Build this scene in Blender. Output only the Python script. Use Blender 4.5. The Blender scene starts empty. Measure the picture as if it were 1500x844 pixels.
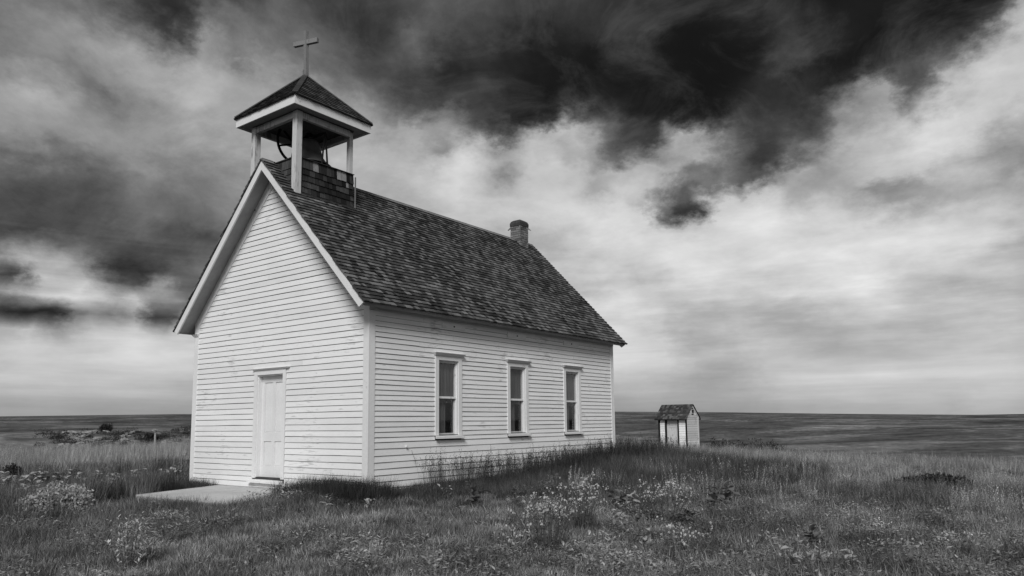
import bpy, math, random
import numpy as np
from mathutils import Vector, Matrix

S = bpy.context.scene
COL = S.collection
PI = math.pi
rnd = random.Random(11)
RG = np.random.default_rng(7)

SUN_E = 3.0            # sun behind thin cloud
CLOUD_GAIN = 1.0
WARP1, WARP2, WARP3 = 2.0, 4.2, 2.6        # how far the cloud texture tears the cloud cover, degrees
GRASS_GAIN = 1.75

# ------------------------------------------------------------------ camera
CAM = np.array([9.996, -9.018, 1.1206])
FPX, PITCH, ROLL, YAW, SHY = 1077.45, 0.116345, -0.010820, -0.643760, 71.66    # photo pixels (1500 wide) / radians
FW = np.array([math.sin(YAW) * math.cos(PITCH), math.cos(YAW) * math.cos(PITCH), math.sin(PITCH)])
_R0 = np.array([math.cos(YAW), -math.sin(YAW), 0.0])
_U0 = np.cross(_R0, FW)
RT = math.cos(ROLL) * _R0 + math.sin(ROLL) * _U0
UP = -math.sin(ROLL) * _R0 + math.cos(ROLL) * _U0
cd = bpy.data.cameras.new('camera')
cam = bpy.data.objects.new('camera', cd); COL.objects.link(cam)
cd.sensor_width = 36.0; cd.lens = FPX / 1500 * 36; cd.shift_y = SHY / 1500
cd.clip_start = 0.05; cd.clip_end = 20000
cam.matrix_world = Matrix(((RT[0], UP[0], -FW[0], CAM[0]), (RT[1], UP[1], -FW[1], CAM[1]), (RT[2], UP[2], -FW[2], CAM[2]), (0, 0, 0, 1)))
S.camera = cam

def ray(px, py):
    d = FW + (px - 750) / FPX * RT - (py - 422 - SHY) / FPX * UP
    return d / np.linalg.norm(d)

# ------------------------------------------------------------------ colour management
S.view_settings.view_transform = 'Standard'; S.view_settings.look = 'None'
S.view_settings.exposure = 0.0; S.view_settings.gamma = 1.0; S.view_settings.use_curve_mapping = False
S.cycles.max_bounces = 8; S.cycles.transparent_max_bounces = 12
S.cycles.caustics_reflective = False; S.cycles.caustics_refractive = False

# ------------------------------------------------------------------ sun and sky
SUN_DIR = Vector((0.40, -0.64, 0.66)).normalized()          # towards the sun, behind thin cloud
sd = bpy.data.lights.new('sun', 'SUN'); sun = bpy.data.objects.new('sun', sd); COL.objects.link(sun)
sd.energy = SUN_E; sd.angle = math.radians(24); sd.color = (1, 1, 1)
sun.rotation_euler = SUN_DIR.to_track_quat('Z', 'Y').to_euler()

# cloud cover: lightness by azimuth (columns, degrees from the view axis) and elevation (rows, degrees)
SKY_AZ = [-37 + 74 * i / 61 for i in range(62)]
SKY_EL = [-1.6 + 1.15 * i for i in range(29)] + [34.0]
SKY = """
58 58 58 57 57 57 56 56 56 56 57 57 57 58 58 58 58 58 58 58 58 57 57 57 56 57 57 58 58 58 58 58 58 58 57 57 56 56 56 57 57 57 58 58 58 58 59 60 61 61 62 62 63 63 64 64 65 65 65 66 66 66
59 59 59 58 58 58 57 57 57 57 57 58 58 59 59 60 60 60 60 59 59 58 58 57 57 57 58 59 59 60 60 60 60 60 59 58 57 57 57 57 58 59 59 59 59 59 60 62 62 63 63 64 64 65 65 66 66 67 67 67 67 67
61 61 60 60 60 60 59 59 60 59 59 59 59 60 61 62 62 62 62 61 61 60 59 58 57 58 60 61 62 62 62 63 62 62 61 60 58 57 58 59 59 59 59 60 60 60 63 65 66 65 67 68 68 68 69 69 67 71 71 69 69 69
64 64 64 65 65 65 65 65 65 65 65 64 63 64 64 64 64 64 64 63 63 63 62 62 61 62 63 64 65 65 65 65 65 65 65 64 63 62 63 64 64 62 61 62 64 65 68 71 72 72 73 74 74 74 75 74 74 77 78 77 74 73
70 70 72 73 73 73 73 73 73 73 73 72 71 70 68 67 67 66 66 65 66 66 67 67 68 68 68 68 68 68 68 68 69 69 70 71 71 72 73 73 71 68 64 63 64 67 72 75 77 78 78 77 78 79 77 76 77 77 77 75 74 73
73 74 77 78 78 78 79 79 80 81 80 79 78 75 72 70 68 67 67 67 67 68 70 72 74 73 71 71 70 70 70 71 72 73 74 76 79 83 81 80 79 73 67 64 64 69 74 75 76 77 75 74 75 75 74 74 74 75 74 72 72 72
72 73 77 79 77 78 79 81 82 82 81 81 80 76 73 70 68 67 67 67 68 69 71 73 75 74 73 72 72 72 72 73 74 75 77 79 82 84 84 83 80 73 67 67 70 74 75 72 70 69 66 68 69 67 70 71 73 74 74 72 72 72
65 67 68 75 59 74 82 81 83 80 75 78 77 73 70 68 66 65 65 66 67 68 70 72 74 74 73 73 72 72 73 73 74 76 77 80 82 84 84 83 80 71 66 67 70 73 72 69 68 70 71 73 74 74 75 75 77 77 76 76 75 75
33 29 15 15 15 45 56 49 59 27 29 62 62 64 64 63 62 62 62 63 65 66 68 69 70 71 71 72 72 72 72 73 74 75 76 78 80 83 82 79 75 69 66 65 66 67 65 65 68 74 81 83 82 83 79 78 78 77 76 76 75 75
45 47 64 73 77 82 77 67 75 56 54 44 51 55 57 58 59 58 59 61 63 64 65 66 67 68 69 70 71 71 72 72 73 73 73 74 77 81 80 77 74 70 68 68 68 69 68 69 73 79 84 85 84 80 76 75 73 70 71 74 74 74
35 33 27 69 70 71 54 38 33 59 40 40 48 51 53 55 56 57 58 59 61 62 64 65 66 67 68 69 69 70 71 71 72 72 71 70 69 78 78 75 74 76 77 77 77 77 77 78 81 84 86 86 85 80 74 74 74 71 70 70 69 69
51 54 59 64 62 51 29 18 17 27 37 43 47 48 50 52 53 55 57 58 60 61 62 63 65 66 67 67 68 69 69 70 71 72 72 72 72 76 75 72 75 82 85 85 85 84 84 84 85 86 87 87 86 84 82 81 80 79 75 68 64 64
33 32 40 44 43 43 35 29 28 30 32 35 38 43 47 50 52 54 56 58 59 60 62 63 64 65 66 67 67 67 67 68 69 71 72 74 75 76 77 77 79 83 86 86 86 86 86 85 85 86 86 86 87 85 84 86 82 81 78 71 66 66
28 28 28 29 30 33 31 35 36 36 36 34 36 42 46 49 52 54 56 57 59 60 61 62 63 65 66 66 67 67 66 66 67 69 72 74 76 77 79 80 81 83 85 84 84 86 85 84 83 83 82 81 79 75 72 71 71 72 75 73 68 67
34 34 33 32 33 34 36 40 41 43 43 43 43 45 47 50 53 55 57 58 59 60 61 61 63 64 66 67 68 68 67 66 67 69 73 76 78 79 80 78 75 72 72 71 81 86 86 82 77 76 78 73 66 60 55 56 59 62 66 65 62 61
37 37 36 36 36 37 39 40 41 42 44 45 46 48 50 52 54 57 58 59 60 60 60 60 61 64 67 69 71 71 72 73 74 75 77 78 79 81 81 78 46 30 26 30 80 85 85 81 68 64 71 66 59 52 51 53 58 62 59 56 53 53
43 43 42 40 40 41 42 43 45 46 46 47 48 49 51 53 55 58 60 60 61 61 60 59 59 64 68 72 72 73 75 78 78 79 80 77 75 78 78 69 53 36 39 60 76 75 74 70 66 61 62 62 66 69 67 72 63 65 58 54 55 55
51 51 51 49 48 47 47 48 49 50 49 49 49 51 52 54 56 58 60 61 62 62 62 61 62 65 69 72 72 68 67 71 77 79 78 73 65 65 73 72 66 53 38 43 47 39 38 53 66 68 58 60 67 71 72 73 74 72 66 59 59 59
58 58 58 58 55 53 52 51 52 53 53 53 53 54 55 56 57 58 60 62 64 64 62 61 61 65 69 75 73 65 51 65 78 76 75 75 67 69 69 66 68 66 56 48 43 37 26 32 43 47 50 62 67 68 66 65 71 76 75 70 67 67
62 62 62 60 57 54 52 52 54 56 57 58 58 58 59 59 59 59 60 61 62 62 61 60 60 60 64 70 74 67 63 68 73 69 64 64 55 46 44 45 51 59 64 63 50 36 27 27 32 32 39 55 59 60 60 49 58 69 75 75 75 75
62 62 65 61 58 51 46 48 52 56 59 62 63 63 62 61 60 59 59 60 60 59 58 58 57 53 52 62 65 57 57 63 69 68 62 67 58 37 27 28 27 50 67 58 41 36 28 28 28 28 35 50 54 51 55 36 51 67 73 75 73 73
57 57 57 55 52 46 44 47 51 57 62 66 66 65 64 63 61 60 59 58 57 55 53 52 56 52 51 50 41 31 34 47 62 64 68 66 55 42 30 24 19 44 28 27 21 28 27 23 25 23 27 36 44 53 53 32 34 61 65 70 71 71
49 50 50 49 47 49 52 53 56 59 63 65 66 65 64 62 60 59 56 54 53 50 46 42 39 37 42 39 31 24 19 19 25 23 49 36 35 29 19 15 14 10 4 4 7 15 22 23 23 19 16 17 21 30 22 30 35 39 43 56 67 68
45 46 48 51 51 53 54 55 56 57 60 63 62 60 61 58 54 51 49 48 46 44 39 34 29 28 28 28 28 25 20 15 12 11 18 22 17 15 10 10 13 18 10 6 6 10 15 21 30 17 12 12 11 13 16 20 23 26 19 28 55 62
46 46 47 48 49 51 51 49 48 46 51 57 54 47 52 51 47 42 41 41 40 37 35 31 28 25 23 23 26 27 18 16 13 12 13 13 9 11 11 11 12 12 10 8 9 10 11 18 29 29 25 22 13 9 13 14 14 13 11 13 23 26
43 43 43 43 44 43 42 39 35 29 34 55 51 48 47 45 43 40 38 37 35 33 32 33 31 26 19 19 21 21 20 19 16 15 15 15 15 16 18 18 18 14 10 10 13 15 17 21 28 28 21 18 15 13 14 16 15 11 8 10 18 19
40 40 39 39 38 36 34 31 27 23 27 39 43 44 46 44 41 39 37 35 30 26 30 36 36 32 26 24 24 24 23 21 18 17 20 21 21 22 24 26 29 27 12 14 16 19 21 23 25 23 18 15 14 14 14 15 14 12 11 12 17 18
36 36 36 35 33 32 30 27 25 24 28 36 35 34 40 40 38 36 34 32 28 26 28 34 40 36 32 30 29 29 29 25 22 20 24 24 24 25 26 28 29 27 21 18 17 18 19 21 21 19 15 13 13 13 13 13 13 12 12 14 17 17
33 33 33 32 30 29 27 26 25 25 27 30 31 32 35 36 35 33 32 30 28 27 28 30 32 34 34 34 33 33 32 30 28 26 26 26 25 24 24 26 26 25 22 20 18 18 18 19 18 17 15 13 13 12 12 12 12 12 13 14 16 17
30 30 29 29 29 28 28 28 28 28 28 28 29 29 29 30 30 30 30 29 29 29 30 30 30 30 31 32 32 32 32 32 31 30 30 29 29 28 28 28 27 26 26 26 25 24 24 24 24 23 22 22 22 22 22 22 22 22 22 23 24 24
"""
SKY = [[int(v) / 100 for v in r.split()] for r in SKY.strip().splitlines()]

class NT:
    """small helper for writing node trees"""
    def __init__(s, tree): s.t = tree
    def n(s, kind, **kw):
        nd = s.t.nodes.new(kind)
        for k, v in kw.items(): setattr(nd, k, v)
        return nd
    def put(s, sock, v):
        if isinstance(v, bpy.types.NodeSocket): s.t.links.new(v, sock)
        elif isinstance(v, bpy.types.Node): s.t.links.new(v.outputs[0], sock)
        else: sock.default_value = v
    def math(s, op, *a, clamp=False):
        nd = s.n('ShaderNodeMath', operation=op, use_clamp=clamp)
        for i, v in enumerate(a): s.put(nd.inputs[i], v)
        return nd.outputs[0]
    def vmath(s, op, *a):
        nd = s.n('ShaderNodeVectorMath', operation=op)
        for i, v in enumerate(a):
            if op == 'SCALE' and i == 1: s.put(nd.inputs['Scale'], v)
            else: s.put(nd.inputs[i], v)
        return nd.outputs[0]
    def vlen(s, a):
        nd = s.n('ShaderNodeVectorMath', operation='LENGTH'); s.put(nd.inputs[0], a); return nd.outputs['Value']
    def noise(s, vec, scale, detail=4, rough=.55, out=0, dist=0):
        nd = s.n('ShaderNodeTexNoise'); s.put(nd.inputs['Vector'], vec)
        nd.inputs['Scale'].default_value = scale; nd.inputs['Detail'].default_value = detail
        nd.inputs['Roughness'].default_value = rough; nd.inputs['Distortion'].default_value = dist
        return nd.outputs[out]
    def remap(s, v, a, b, c, d, smooth=False):
        nd = s.n('ShaderNodeMapRange', interpolation_type='SMOOTHSTEP' if smooth else 'LINEAR')
        for i, x in enumerate((v, a, b, c, d)): s.put(nd.inputs[i], x)
        return nd.outputs[0]
    def mixf(s, f, a, b):
        nd = s.n('ShaderNodeMix', data_type='FLOAT')
        s.put(nd.inputs[0], f); s.put(nd.inputs[2], a); s.put(nd.inputs[3], b)
        return nd.outputs[0]
    def ramp(s, v, stops, interp='LINEAR'):
        nd = s.n('ShaderNodeValToRGB'); cr = nd.color_ramp; cr.interpolation = interp
        while len(cr.elements) < len(stops): cr.elements.new(0.5)
        for e, (p, c) in zip(cr.elements, stops): e.position = p; e.color = (c, c, c, 1)
        s.put(nd.inputs[0], v)
        return nd.outputs[0]

W = bpy.data.worlds.new('World'); W.use_nodes = True
wt = W.node_tree; wt.nodes.clear(); N = NT(wt)
SKY_STRENGTH = 0.1
tc = N.n('ShaderNodeTexCoord').outputs['Generated']
sep = N.n('ShaderNodeSeparateXYZ'); N.put(sep.inputs[0], tc)
dx, dy, dz = sep.outputs
# position on a flat cloud layer overhead, so that the texture is drawn out towards the horizon
inv = N.math('DIVIDE', 1.0, N.math('ADD', N.math('MAXIMUM', dz, 0.0), 0.16))
cmb = N.n('ShaderNodeCombineXYZ'); N.put(cmb.inputs[0], N.math('MULTIPLY', dx, inv)); N.put(cmb.inputs[1], N.math('MULTIPLY', dy, inv))
layer = cmb.outputs[0]
dome = N.vmath('MULTIPLY', tc, (1.0, 1.0, 1.5))
w1 = N.noise(layer, 2.2, 5, .58, out=1)
w2 = N.noise(dome, 9.0, 9, .66, out=1)
w3 = N.noise(dome, 34.0, 6, .62, out=1)
s3 = N.n('ShaderNodeSeparateXYZ'); N.put(s3.inputs[0], N.vmath('SUBTRACT', w3, (.5, .5, .5)))
s1 = N.n('ShaderNodeSeparateXYZ'); N.put(s1.inputs[0], N.vmath('SUBTRACT', w1, (.5, .5, .5)))
s2 = N.n('ShaderNodeSeparateXYZ'); N.put(s2.inputs[0], N.vmath('SUBTRACT', w2, (.5, .5, .5)))
el = N.math('MULTIPLY', N.math('ARCSINE', dz), 180 / PI)
hi = N.remap(el, 5.0, 19.0, 0.12, 1.0, True)                        # clouds near the horizon are flat
az = N.math('MULTIPLY', N.math('ARCTAN2', dx, dy), 180 / PI)
az = N.math('ADD', az, N.math('ADD', N.math('MULTIPLY', s1.outputs[0], WARP1), N.math('ADD', N.math('MULTIPLY', s2.outputs[0], WARP2), N.math('MULTIPLY', s3.outputs[0], WARP3))))
wel = N.math('ADD', N.math('MULTIPLY', s1.outputs[1], WARP1), N.math('ADD', N.math('MULTIPLY', s2.outputs[1], WARP2), N.math('MULTIPLY', s3.outputs[1], WARP3)))
elw = N.math('ADD', el, N.math('MULTIPLY', wel, hi))
t = N.math('PINGPONG', N.math('ADD', az, 45.0 - math.degrees(YAW) + 180 * 2), 90.0)          # 0..90, mirrored on round the compass
tl = N.math('DIVIDE', t, 45.0); tr_ = N.math('DIVIDE', N.math('SUBTRACT', t, 45.0), 45.0); onr = N.math('GREATER_THAN', t, 45.0)
def cloud_row(left, right, which, a, b):
    g_ = bpy.data.node_groups.new('cloud_row', 'ShaderNodeTree'); G = NT(g_)
    for s_ in ('left', 'right', 'which'): g_.interface.new_socket(s_, in_out='INPUT', socket_type='NodeSocketFloat')
    g_.interface.new_socket('value', in_out='OUTPUT', socket_type='NodeSocketFloat')
    gi_ = G.n('NodeGroupInput'); go_ = G.n('NodeGroupOutput')
    G.put(go_.inputs[0], G.mixf(gi_.outputs[2], G.ramp(gi_.outputs[0], a), G.ramp(gi_.outputs[1], b)))
    nd = N.n('ShaderNodeGroup', node_tree=g_)
    for i_, v_ in enumerate((left, right, which)): N.put(nd.inputs[i_], v_)
    return nd.outputs[0]
val = None
for e, row in zip(SKY_EL, SKY):
    mid0 = (row[30] + row[31]) / 2
    r = cloud_row(tl, tr_, onr, ([((a + 45) / 45, v) for a, v in zip(SKY_AZ[:31], row[:31])] + [(1.0, mid0)]), ([(0.0, mid0)] + [(a / 45, v) for a, v in zip(SKY_AZ[31:], row[31:])]))
    val = r if val is None else N.mixf(N.remap(elw, pe, e, 0.0, 1.0), val, r)
    pe = e
tex = N.math('SUBTRACT', N.noise(dome, 5.5, 10, .66, dist=.4), .5)
fine = N.math('SUBTRACT', N.noise(layer, 6.0, 8, .62), .5)
amp = N.remap(el, 0.0, 15.0, 0.18, 1.0, True)
edge = N.math('MULTIPLY', N.math('MULTIPLY', val, N.math('SUBTRACT', 1.0, val)), 4.0)         # torn most where cloud meets dark sky
val = N.math('ADD', val, N.math('MULTIPLY', N.math('ADD', N.math('MULTIPLY', tex, 0.34), N.math('MULTIPLY', fine, 0.10)), N.math('MULTIPLY', amp, edge)))
streak = N.math('SUBTRACT', N.noise(N.vmath('MULTIPLY', tc, (2.2, 2.2, 30.0)), 1.0, 7, .58, dist=.5), .5)      # flat layers near the horizon
val = N.math('ADD', val, N.math('MULTIPLY', streak, N.math('MULTIPLY', N.remap(el, .3, 2.5, .08, .30, True), N.remap(el, 9.0, 18.0, 1.0, .0, True))))
crisp = N.math('ADD', .075, N.math('MULTIPLY', N.remap(val, .10, .82, 0.0, 1.0, True), .785))
val = N.mixf(N.remap(el, 5.0, 12.0, 0.0, .6), val, crisp)
wisp = N.math('MAXIMUM', N.math('SUBTRACT', N.noise(N.vmath('ADD', dome, (3.1, 1.7, .4)), 7.5, 9, .66, dist=1.2), .47), 0.0)
val = N.math('ADD', val, N.math('MULTIPLY', wisp, N.remap(val, .05, .45, .58, 0.0)))
broad = N.math('SUBTRACT', N.noise(N.vmath('ADD', layer, (4.7, 2.2, 0.0)), 3.2, 8, .58, dist=.15), .52)       # grey layers over the bright cloud
val = N.math('ADD', val, N.math('MULTIPLY', broad, N.math('MULTIPLY', N.remap(val, .45, .75, 0.0, .34, True), N.remap(el, 3.0, 9.0, .25, 1.0, True))))
val = N.math('MAXIMUM', val, 0.02)
lum = N.math('MULTIPLY', N.math('POWER', val, 2.2), CLOUD_GAIN / SKY_STRENGTH)
sky = N.n('ShaderNodeTexSky', sky_type='NISHITA'); sky.sun_disc = False
sky.sun_elevation = math.asin(SUN_DIR.z); sky.sun_rotation = math.atan2(SUN_DIR.x, SUN_DIR.y)
bw = N.n('ShaderNodeRGBToBW'); N.put(bw.inputs[0], sky.outputs[0])            # the photograph has no colour
both = N.mixf(0.975, bw.outputs[0], lum)
bg = N.n('ShaderNodeBackground'); N.put(bg.inputs[0], both); bg.inputs[1].default_value = SKY_STRENGTH
wo = N.n('ShaderNodeOutputWorld'); wt.links.new(bg.outputs[0], wo.inputs[0])
S.world = W

# ------------------------------------------------------------------ object helpers
ORG = {}
def rec(o, org): ORG[o.name] = np.array(org, float)
def org(o): return ORG[o.name] if o is not None else np.zeros(3)

def thing(name, label, cat, loc, group=None):
    o = bpy.data.objects.new(name, None); COL.objects.link(o); o.location = loc; o.empty_display_size = .2
    o['label'] = label; o['category'] = cat
    if group: o['group'] = group
    rec(o, loc); return o
def part_empty(name, parent):
    o = bpy.data.objects.new(name, None); COL.objects.link(o); o.parent = parent; rec(o, org(parent)); return o
def tag(o, label=None, cat=None, group=None, kind=None):
    if label: o['label'] = label
    if cat: o['category'] = cat
    if group: o['group'] = group
    if kind: o['kind'] = kind
    return o

class MB:
    def __init__(s): s.v = []; s.f = []
    def poly(s, pts, faces):
        b = len(s.v); s.v += [tuple(map(float, p)) for p in pts]; s.f += [tuple(b + i for i in f) for f in faces]
    def quad(s, a, b, c, d): s.poly((a, b, c, d), ((0, 1, 2, 3),))
    def box(s, lo, hi):
        x0, y0, z0 = lo; x1, y1, z1 = hi
        s.poly([(x0, y0, z0), (x1, y0, z0), (x1, y1, z0), (x0, y1, z0), (x0, y0, z1), (x1, y0, z1), (x1, y1, z1), (x0, y1, z1)],
               ((0, 3, 2, 1), (4, 5, 6, 7), (0, 1, 5, 4), (1, 2, 6, 5), (2, 3, 7, 6), (3, 0, 4, 7)))
    def hexa(s, p):   # 8 corners, bottom four then top four
        s.poly(p, ((0, 3, 2, 1), (4, 5, 6, 7), (0, 1, 5, 4), (1, 2, 6, 5), (2, 3, 7, 6), (3, 0, 4, 7)))
    def prism(s, loop, vec):  # planar loop extruded along vec
        n = len(loop); a = [np.array(p, float) for p in loop]; b = [p + np.array(vec, float) for p in a]
        s.poly(a + b, [tuple(range(n))[::-1], tuple(range(n, 2 * n))] + [(i, (i + 1) % n, n + (i + 1) % n, n + i) for i in range(n)])
    def bar(s, a, b, w, h, up=(0, 0, 1)):
        a = np.array(a, float); b = np.array(b, float); d = (b - a) / np.linalg.norm(b - a)
        u = np.array(up, float); r = np.cross(d, u); r /= np.linalg.norm(r); u = np.cross(r, d)
        q = lambda p: [p - r * w / 2 - u * h / 2, p + r * w / 2 - u * h / 2, p + r * w / 2 + u * h / 2, p - r * w / 2 + u * h / 2]
        A = q(a); B = q(b); s.hexa([A[0], A[1], B[1], B[0], A[3], A[2], B[2], B[3]])
    def tube(s, pts, rad, n=8, cap=True):
        pts = [np.array(p, float) for p in pts]; rings = []; base = len(s.v)
        rad = rad if hasattr(rad, '__len__') else [rad] * len(pts)
        for i, p in enumerate(pts):
            d = pts[min(i + 1, len(pts) - 1)] - pts[max(i - 1, 0)]; d /= np.linalg.norm(d)
            u = np.array((0, 0, 1.0)) if abs(d[2]) < .9 else np.array((1.0, 0, 0))
            r = np.cross(d, u); r /= np.linalg.norm(r); u = np.cross(r, d)
            for k in range(n):
                a = 2 * PI * k / n; s.v.append(tuple(p + rad[i] * (math.cos(a) * r + math.sin(a) * u)))
        for i in range(len(pts) - 1):
            for k in range(n): s.f.append((base + i * n + k, base + i * n + (k + 1) % n, base + (i + 1) * n + (k + 1) % n, base + (i + 1) * n + k))
        if cap:
            s.f.append(tuple(base + k for k in range(n))[::-1]); e = base + (len(pts) - 1) * n; s.f.append(tuple(e + k for k in range(n)))
    def mesh(s, name, mat, o=(0, 0, 0), smooth=False):
        m = bpy.data.meshes.new(name); o = np.array(o)
        m.from_pydata([tuple(np.array(v) - o) for v in s.v] if np.any(o) else s.v, [], s.f)
        if mat: m.materials.append(mat)
        if smooth: m.polygons.foreach_set('use_smooth', [True] * len(m.polygons))
        return m
    def build(s, name, mat, parent=None, smooth=False, origin=None, kind=None):
        o0 = org(parent) if parent is not None else (np.array(origin, float) if origin is not None else np.zeros(3))
        ob = bpy.data.objects.new(name, s.mesh(name, mat, o0, smooth)); COL.objects.link(ob)
        if parent is not None: ob.parent = parent
        else: ob.location = o0
        if kind: ob['kind'] = kind
        rec(ob, o0); return ob

# ------------------------------------------------------------------ materials (the whole picture is black and white)
def new_mat(name):
    m = bpy.data.materials.new(name); m.use_nodes = True; t = m.node_tree; t.nodes.clear(); n = NT(t)
    out = n.n('ShaderNodeOutputMaterial'); b = n.n('ShaderNodeBsdfPrincipled'); t.links.new(b.outputs[0], out.inputs[0])
    b.inputs['Specular IOR Level'].default_value = .25
    return m, n, b, out
def grey(n, b, v):
    n.put(b.inputs['Base Color'], v)

def mat_paint(name, base, worn, stretch, scale=1.0, wear=.5, rough=.55, island=False, bump=.15, spread=.05):
    """weathered paint on wood: faint grain along the board, chalky patches and bare streaks"""
    m, n, b, out = new_mat(name)
    co = n.n('ShaderNodeTexCoord').outputs['Object']
    rid = n.n('ShaderNodeNewGeometry').outputs['Random Per Island'] if island else n.n('ShaderNodeObjectInfo').outputs['Random']
    off = n.n('ShaderNodeCombineXYZ')
    for i in range(3): n.put(off.inputs[i], n.math('MULTIPLY', rid, 31.0 + 7 * i))
    p = n.vmath('ADD', n.vmath('MULTIPLY', co, stretch), off.outputs[0])
    grain = n.noise(p, 14 * scale, 6, .65)
    patch = n.noise(co, 1.3 * scale, 5, .6)
    spots = n.noise(p, 3.5 * scale, 8, .7)
    bare = n.remap(n.math('ADD', spots, n.math('MULTIPLY', n.math('SUBTRACT', patch, .5), .8)), .78 - .3 * wear, .88 - .25 * wear, 0, 1, True)
    v = n.mixf(n.math('MULTIPLY', bare, .75), base, worn)
    v = n.math('MULTIPLY', v, n.remap(grain, .3, .7, .93, 1.04))
    v = n.math('MULTIPLY', v, n.remap(patch, .3, .7, .94, 1.03))
    v = n.math('MULTIPLY', v, n.remap(rid, 0, 1, 1 - spread, 1 + spread))
    grey(n, b, v); b.inputs['Roughness'].default_value = rough
    bp = n.n('ShaderNodeBump'); bp.inputs['Strength'].default_value = bump; bp.inputs['Distance'].default_value = .01
    n.put(bp.inputs['Height'], n.math('SUBTRACT', grain, n.math('MULTIPLY', bare, .6))); n.t.links.new(bp.outputs[0], b.inputs['Normal'])
    return m

def mat_shingle(name, lo, hi, island):
    m, n, b, out = new_mat(name)
    geo = n.n('ShaderNodeNewGeometry'); pos = geo.outputs['Position']
    rid = geo.outputs['Random Per Island'] if island else n.n('ShaderNodeObjectInfo').outputs['Random']
    co = n.n('ShaderNodeTexCoord').outputs['Object']
    r2 = n.math('FRACT', n.math('MULTIPLY', rid, 17.31))
    drift = n.noise(pos, .75, 5, .6)
    grain = n.noise(n.vmath('ADD', n.vmath('MULTIPLY', pos, (9, 9, 1.4)), n.vmath('SCALE', (11., 5., 7.), rid)), 6, 5, .7)
    k = n.math('ADD', n.math('MULTIPLY', n.math('POWER', r2, 1.9), .85), n.math('MULTIPLY', n.remap(drift, .35, .68, 0, 1), .30))
    v = n.mixf(k, lo, hi)
    v = n.math('MULTIPLY', v, n.remap(grain, .3, .72, .6, 1.35))
    grey(n, b, v); b.inputs['Roughness'].default_value = .8
    bp = n.n('ShaderNodeBump'); bp.inputs['Strength'].default_value = .5; bp.inputs['Distance'].default_value = .006
    n.put(bp.inputs['Height'], grain); n.t.links.new(bp.outputs[0], b.inputs['Normal'])
    return m

def mat_plain(name, base, var=.2, scale=3.0, rough=.8, bump=.2, spread=0.0, stretch=(1, 1, 1), spec=.25):
    m, n, b, out = new_mat(name)
    co = n.n('ShaderNodeTexCoord').outputs['Object']; p = n.vmath('MULTIPLY', co, stretch)
    a = n.noise(p, scale, 6, .62); c = n.noise(p, scale * 7, 5, .65)
    v = n.math('MULTIPLY', base, n.remap(a, .3, .7, 1 - var, 1 + var)); v = n.math('MULTIPLY', v, n.remap(c, .3, .7, 1 - var * .6, 1 + var * .6))
    if spread: v = n.math('MULTIPLY', v, n.remap(n.n('ShaderNodeNewGeometry').outputs['Random Per Island'], 0, 1, 1 - spread, 1 + spread))
    grey(n, b, v); b.inputs['Roughness'].default_value = rough; b.inputs['Specular IOR Level'].default_value = spec
    bp = n.n('ShaderNodeBump'); bp.inputs['Strength'].default_value = bump; bp.inputs['Distance'].default_value = .02
    n.put(bp.inputs['Height'], n.math('ADD', a, n.math('MULTIPLY', c, .4))); n.t.links.new(bp.outputs[0], b.inputs['Normal'])
    return m

def mat_leaf(name, base, var=.35, trans=.3, instancer=False):
    m, n, b, out = new_mat(name)
    n.t.nodes.remove(b)
    geo = n.n('ShaderNodeNewGeometry')
    r = geo.outputs['Random Per Island']
    if instancer:
        at = n.n('ShaderNodeAttribute', attribute_type='INSTANCER', attribute_name='tone').outputs['Fac']
        sh = n.n('ShaderNodeAttribute', attribute_name='blade').outputs['Fac']
        v = n.math('MULTIPLY', at, n.math('MULTIPLY', n.remap(sh, 0, 1, .35, 1.8), 1.0))
    else:
        v = n.math('MULTIPLY', base, n.remap(r, 0, 1, 1 - var, 1 + var))
    d = n.n('ShaderNodeBsdfDiffuse'); tr = n.n('ShaderNodeBsdfTranslucent'); mx = n.n('ShaderNodeMixShader')
    n.put(d.inputs[0], v); n.put(tr.inputs[0], v); mx.inputs[0].default_value = trans
    n.t.links.new(d.outputs[0], mx.inputs[1]); n.t.links.new(tr.outputs[0], mx.inputs[2]); n.t.links.new(mx.outputs[0], out.inputs[0])
    return m

M = {}
M['front'] = mat_paint('white_paint_front', .82, .46, (1, 1, 9), wear=.62)
M['side'] = mat_paint('white_paint_side', .82, .44, (9, 1, 9), wear=.58)
M['trim'] = mat_paint('white_trim_paint', .78, .42, (2, 2, 2), wear=.35)
M['belfry_trim'] = mat_paint('old_trim_paint', .60, .20, (6, 6, .8), wear=.80)
M['backing'] = mat_plain('old_sheathing', .05, .3)
M['soffit'] = mat_plain('soffit_shaded_paint', .33, .12, 2)  # white paint made darker: shade under the overhangs is put into the colour
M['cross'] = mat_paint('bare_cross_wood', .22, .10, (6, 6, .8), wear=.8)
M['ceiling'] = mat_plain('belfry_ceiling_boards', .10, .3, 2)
M['shingle'] = mat_shingle('weathered_shingle', .013, .19, False)
M['shingles'] = mat_shingle('weathered_shingles_far', .013, .19, True)
M['belfry_shingle'] = mat_shingle('belfry_shingle', .004, .075, False)
M['pale_shingle'] = mat_shingle('pale_belfry_shingle', .16, .30, False)
M['belfry_shingles'] = mat_shingle('belfry_shingles_far', .008, .095, True)
M['flash'] = mat_plain('dark_flashing', .04, .3, 5, .5)
M['metal_strip'] = mat_plain('pale_metal_strip', .17, .2, 5, .45)
M['iron'] = mat_plain('black_iron', .010, .3, 6, .7, spec=.12)
M['bronze'] = mat_plain('dull_bell_metal', .06, .3, 6, .38, spec=.6)
M['brick'] = mat_plain('chimney_brick', .17, .35, 4, .85, .4, .45)
M['mortar'] = mat_plain('chimney_mortar', .10, .3, 8)
M['soot'] = mat_plain('sooty_cap', .05, .4, 8)
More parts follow.
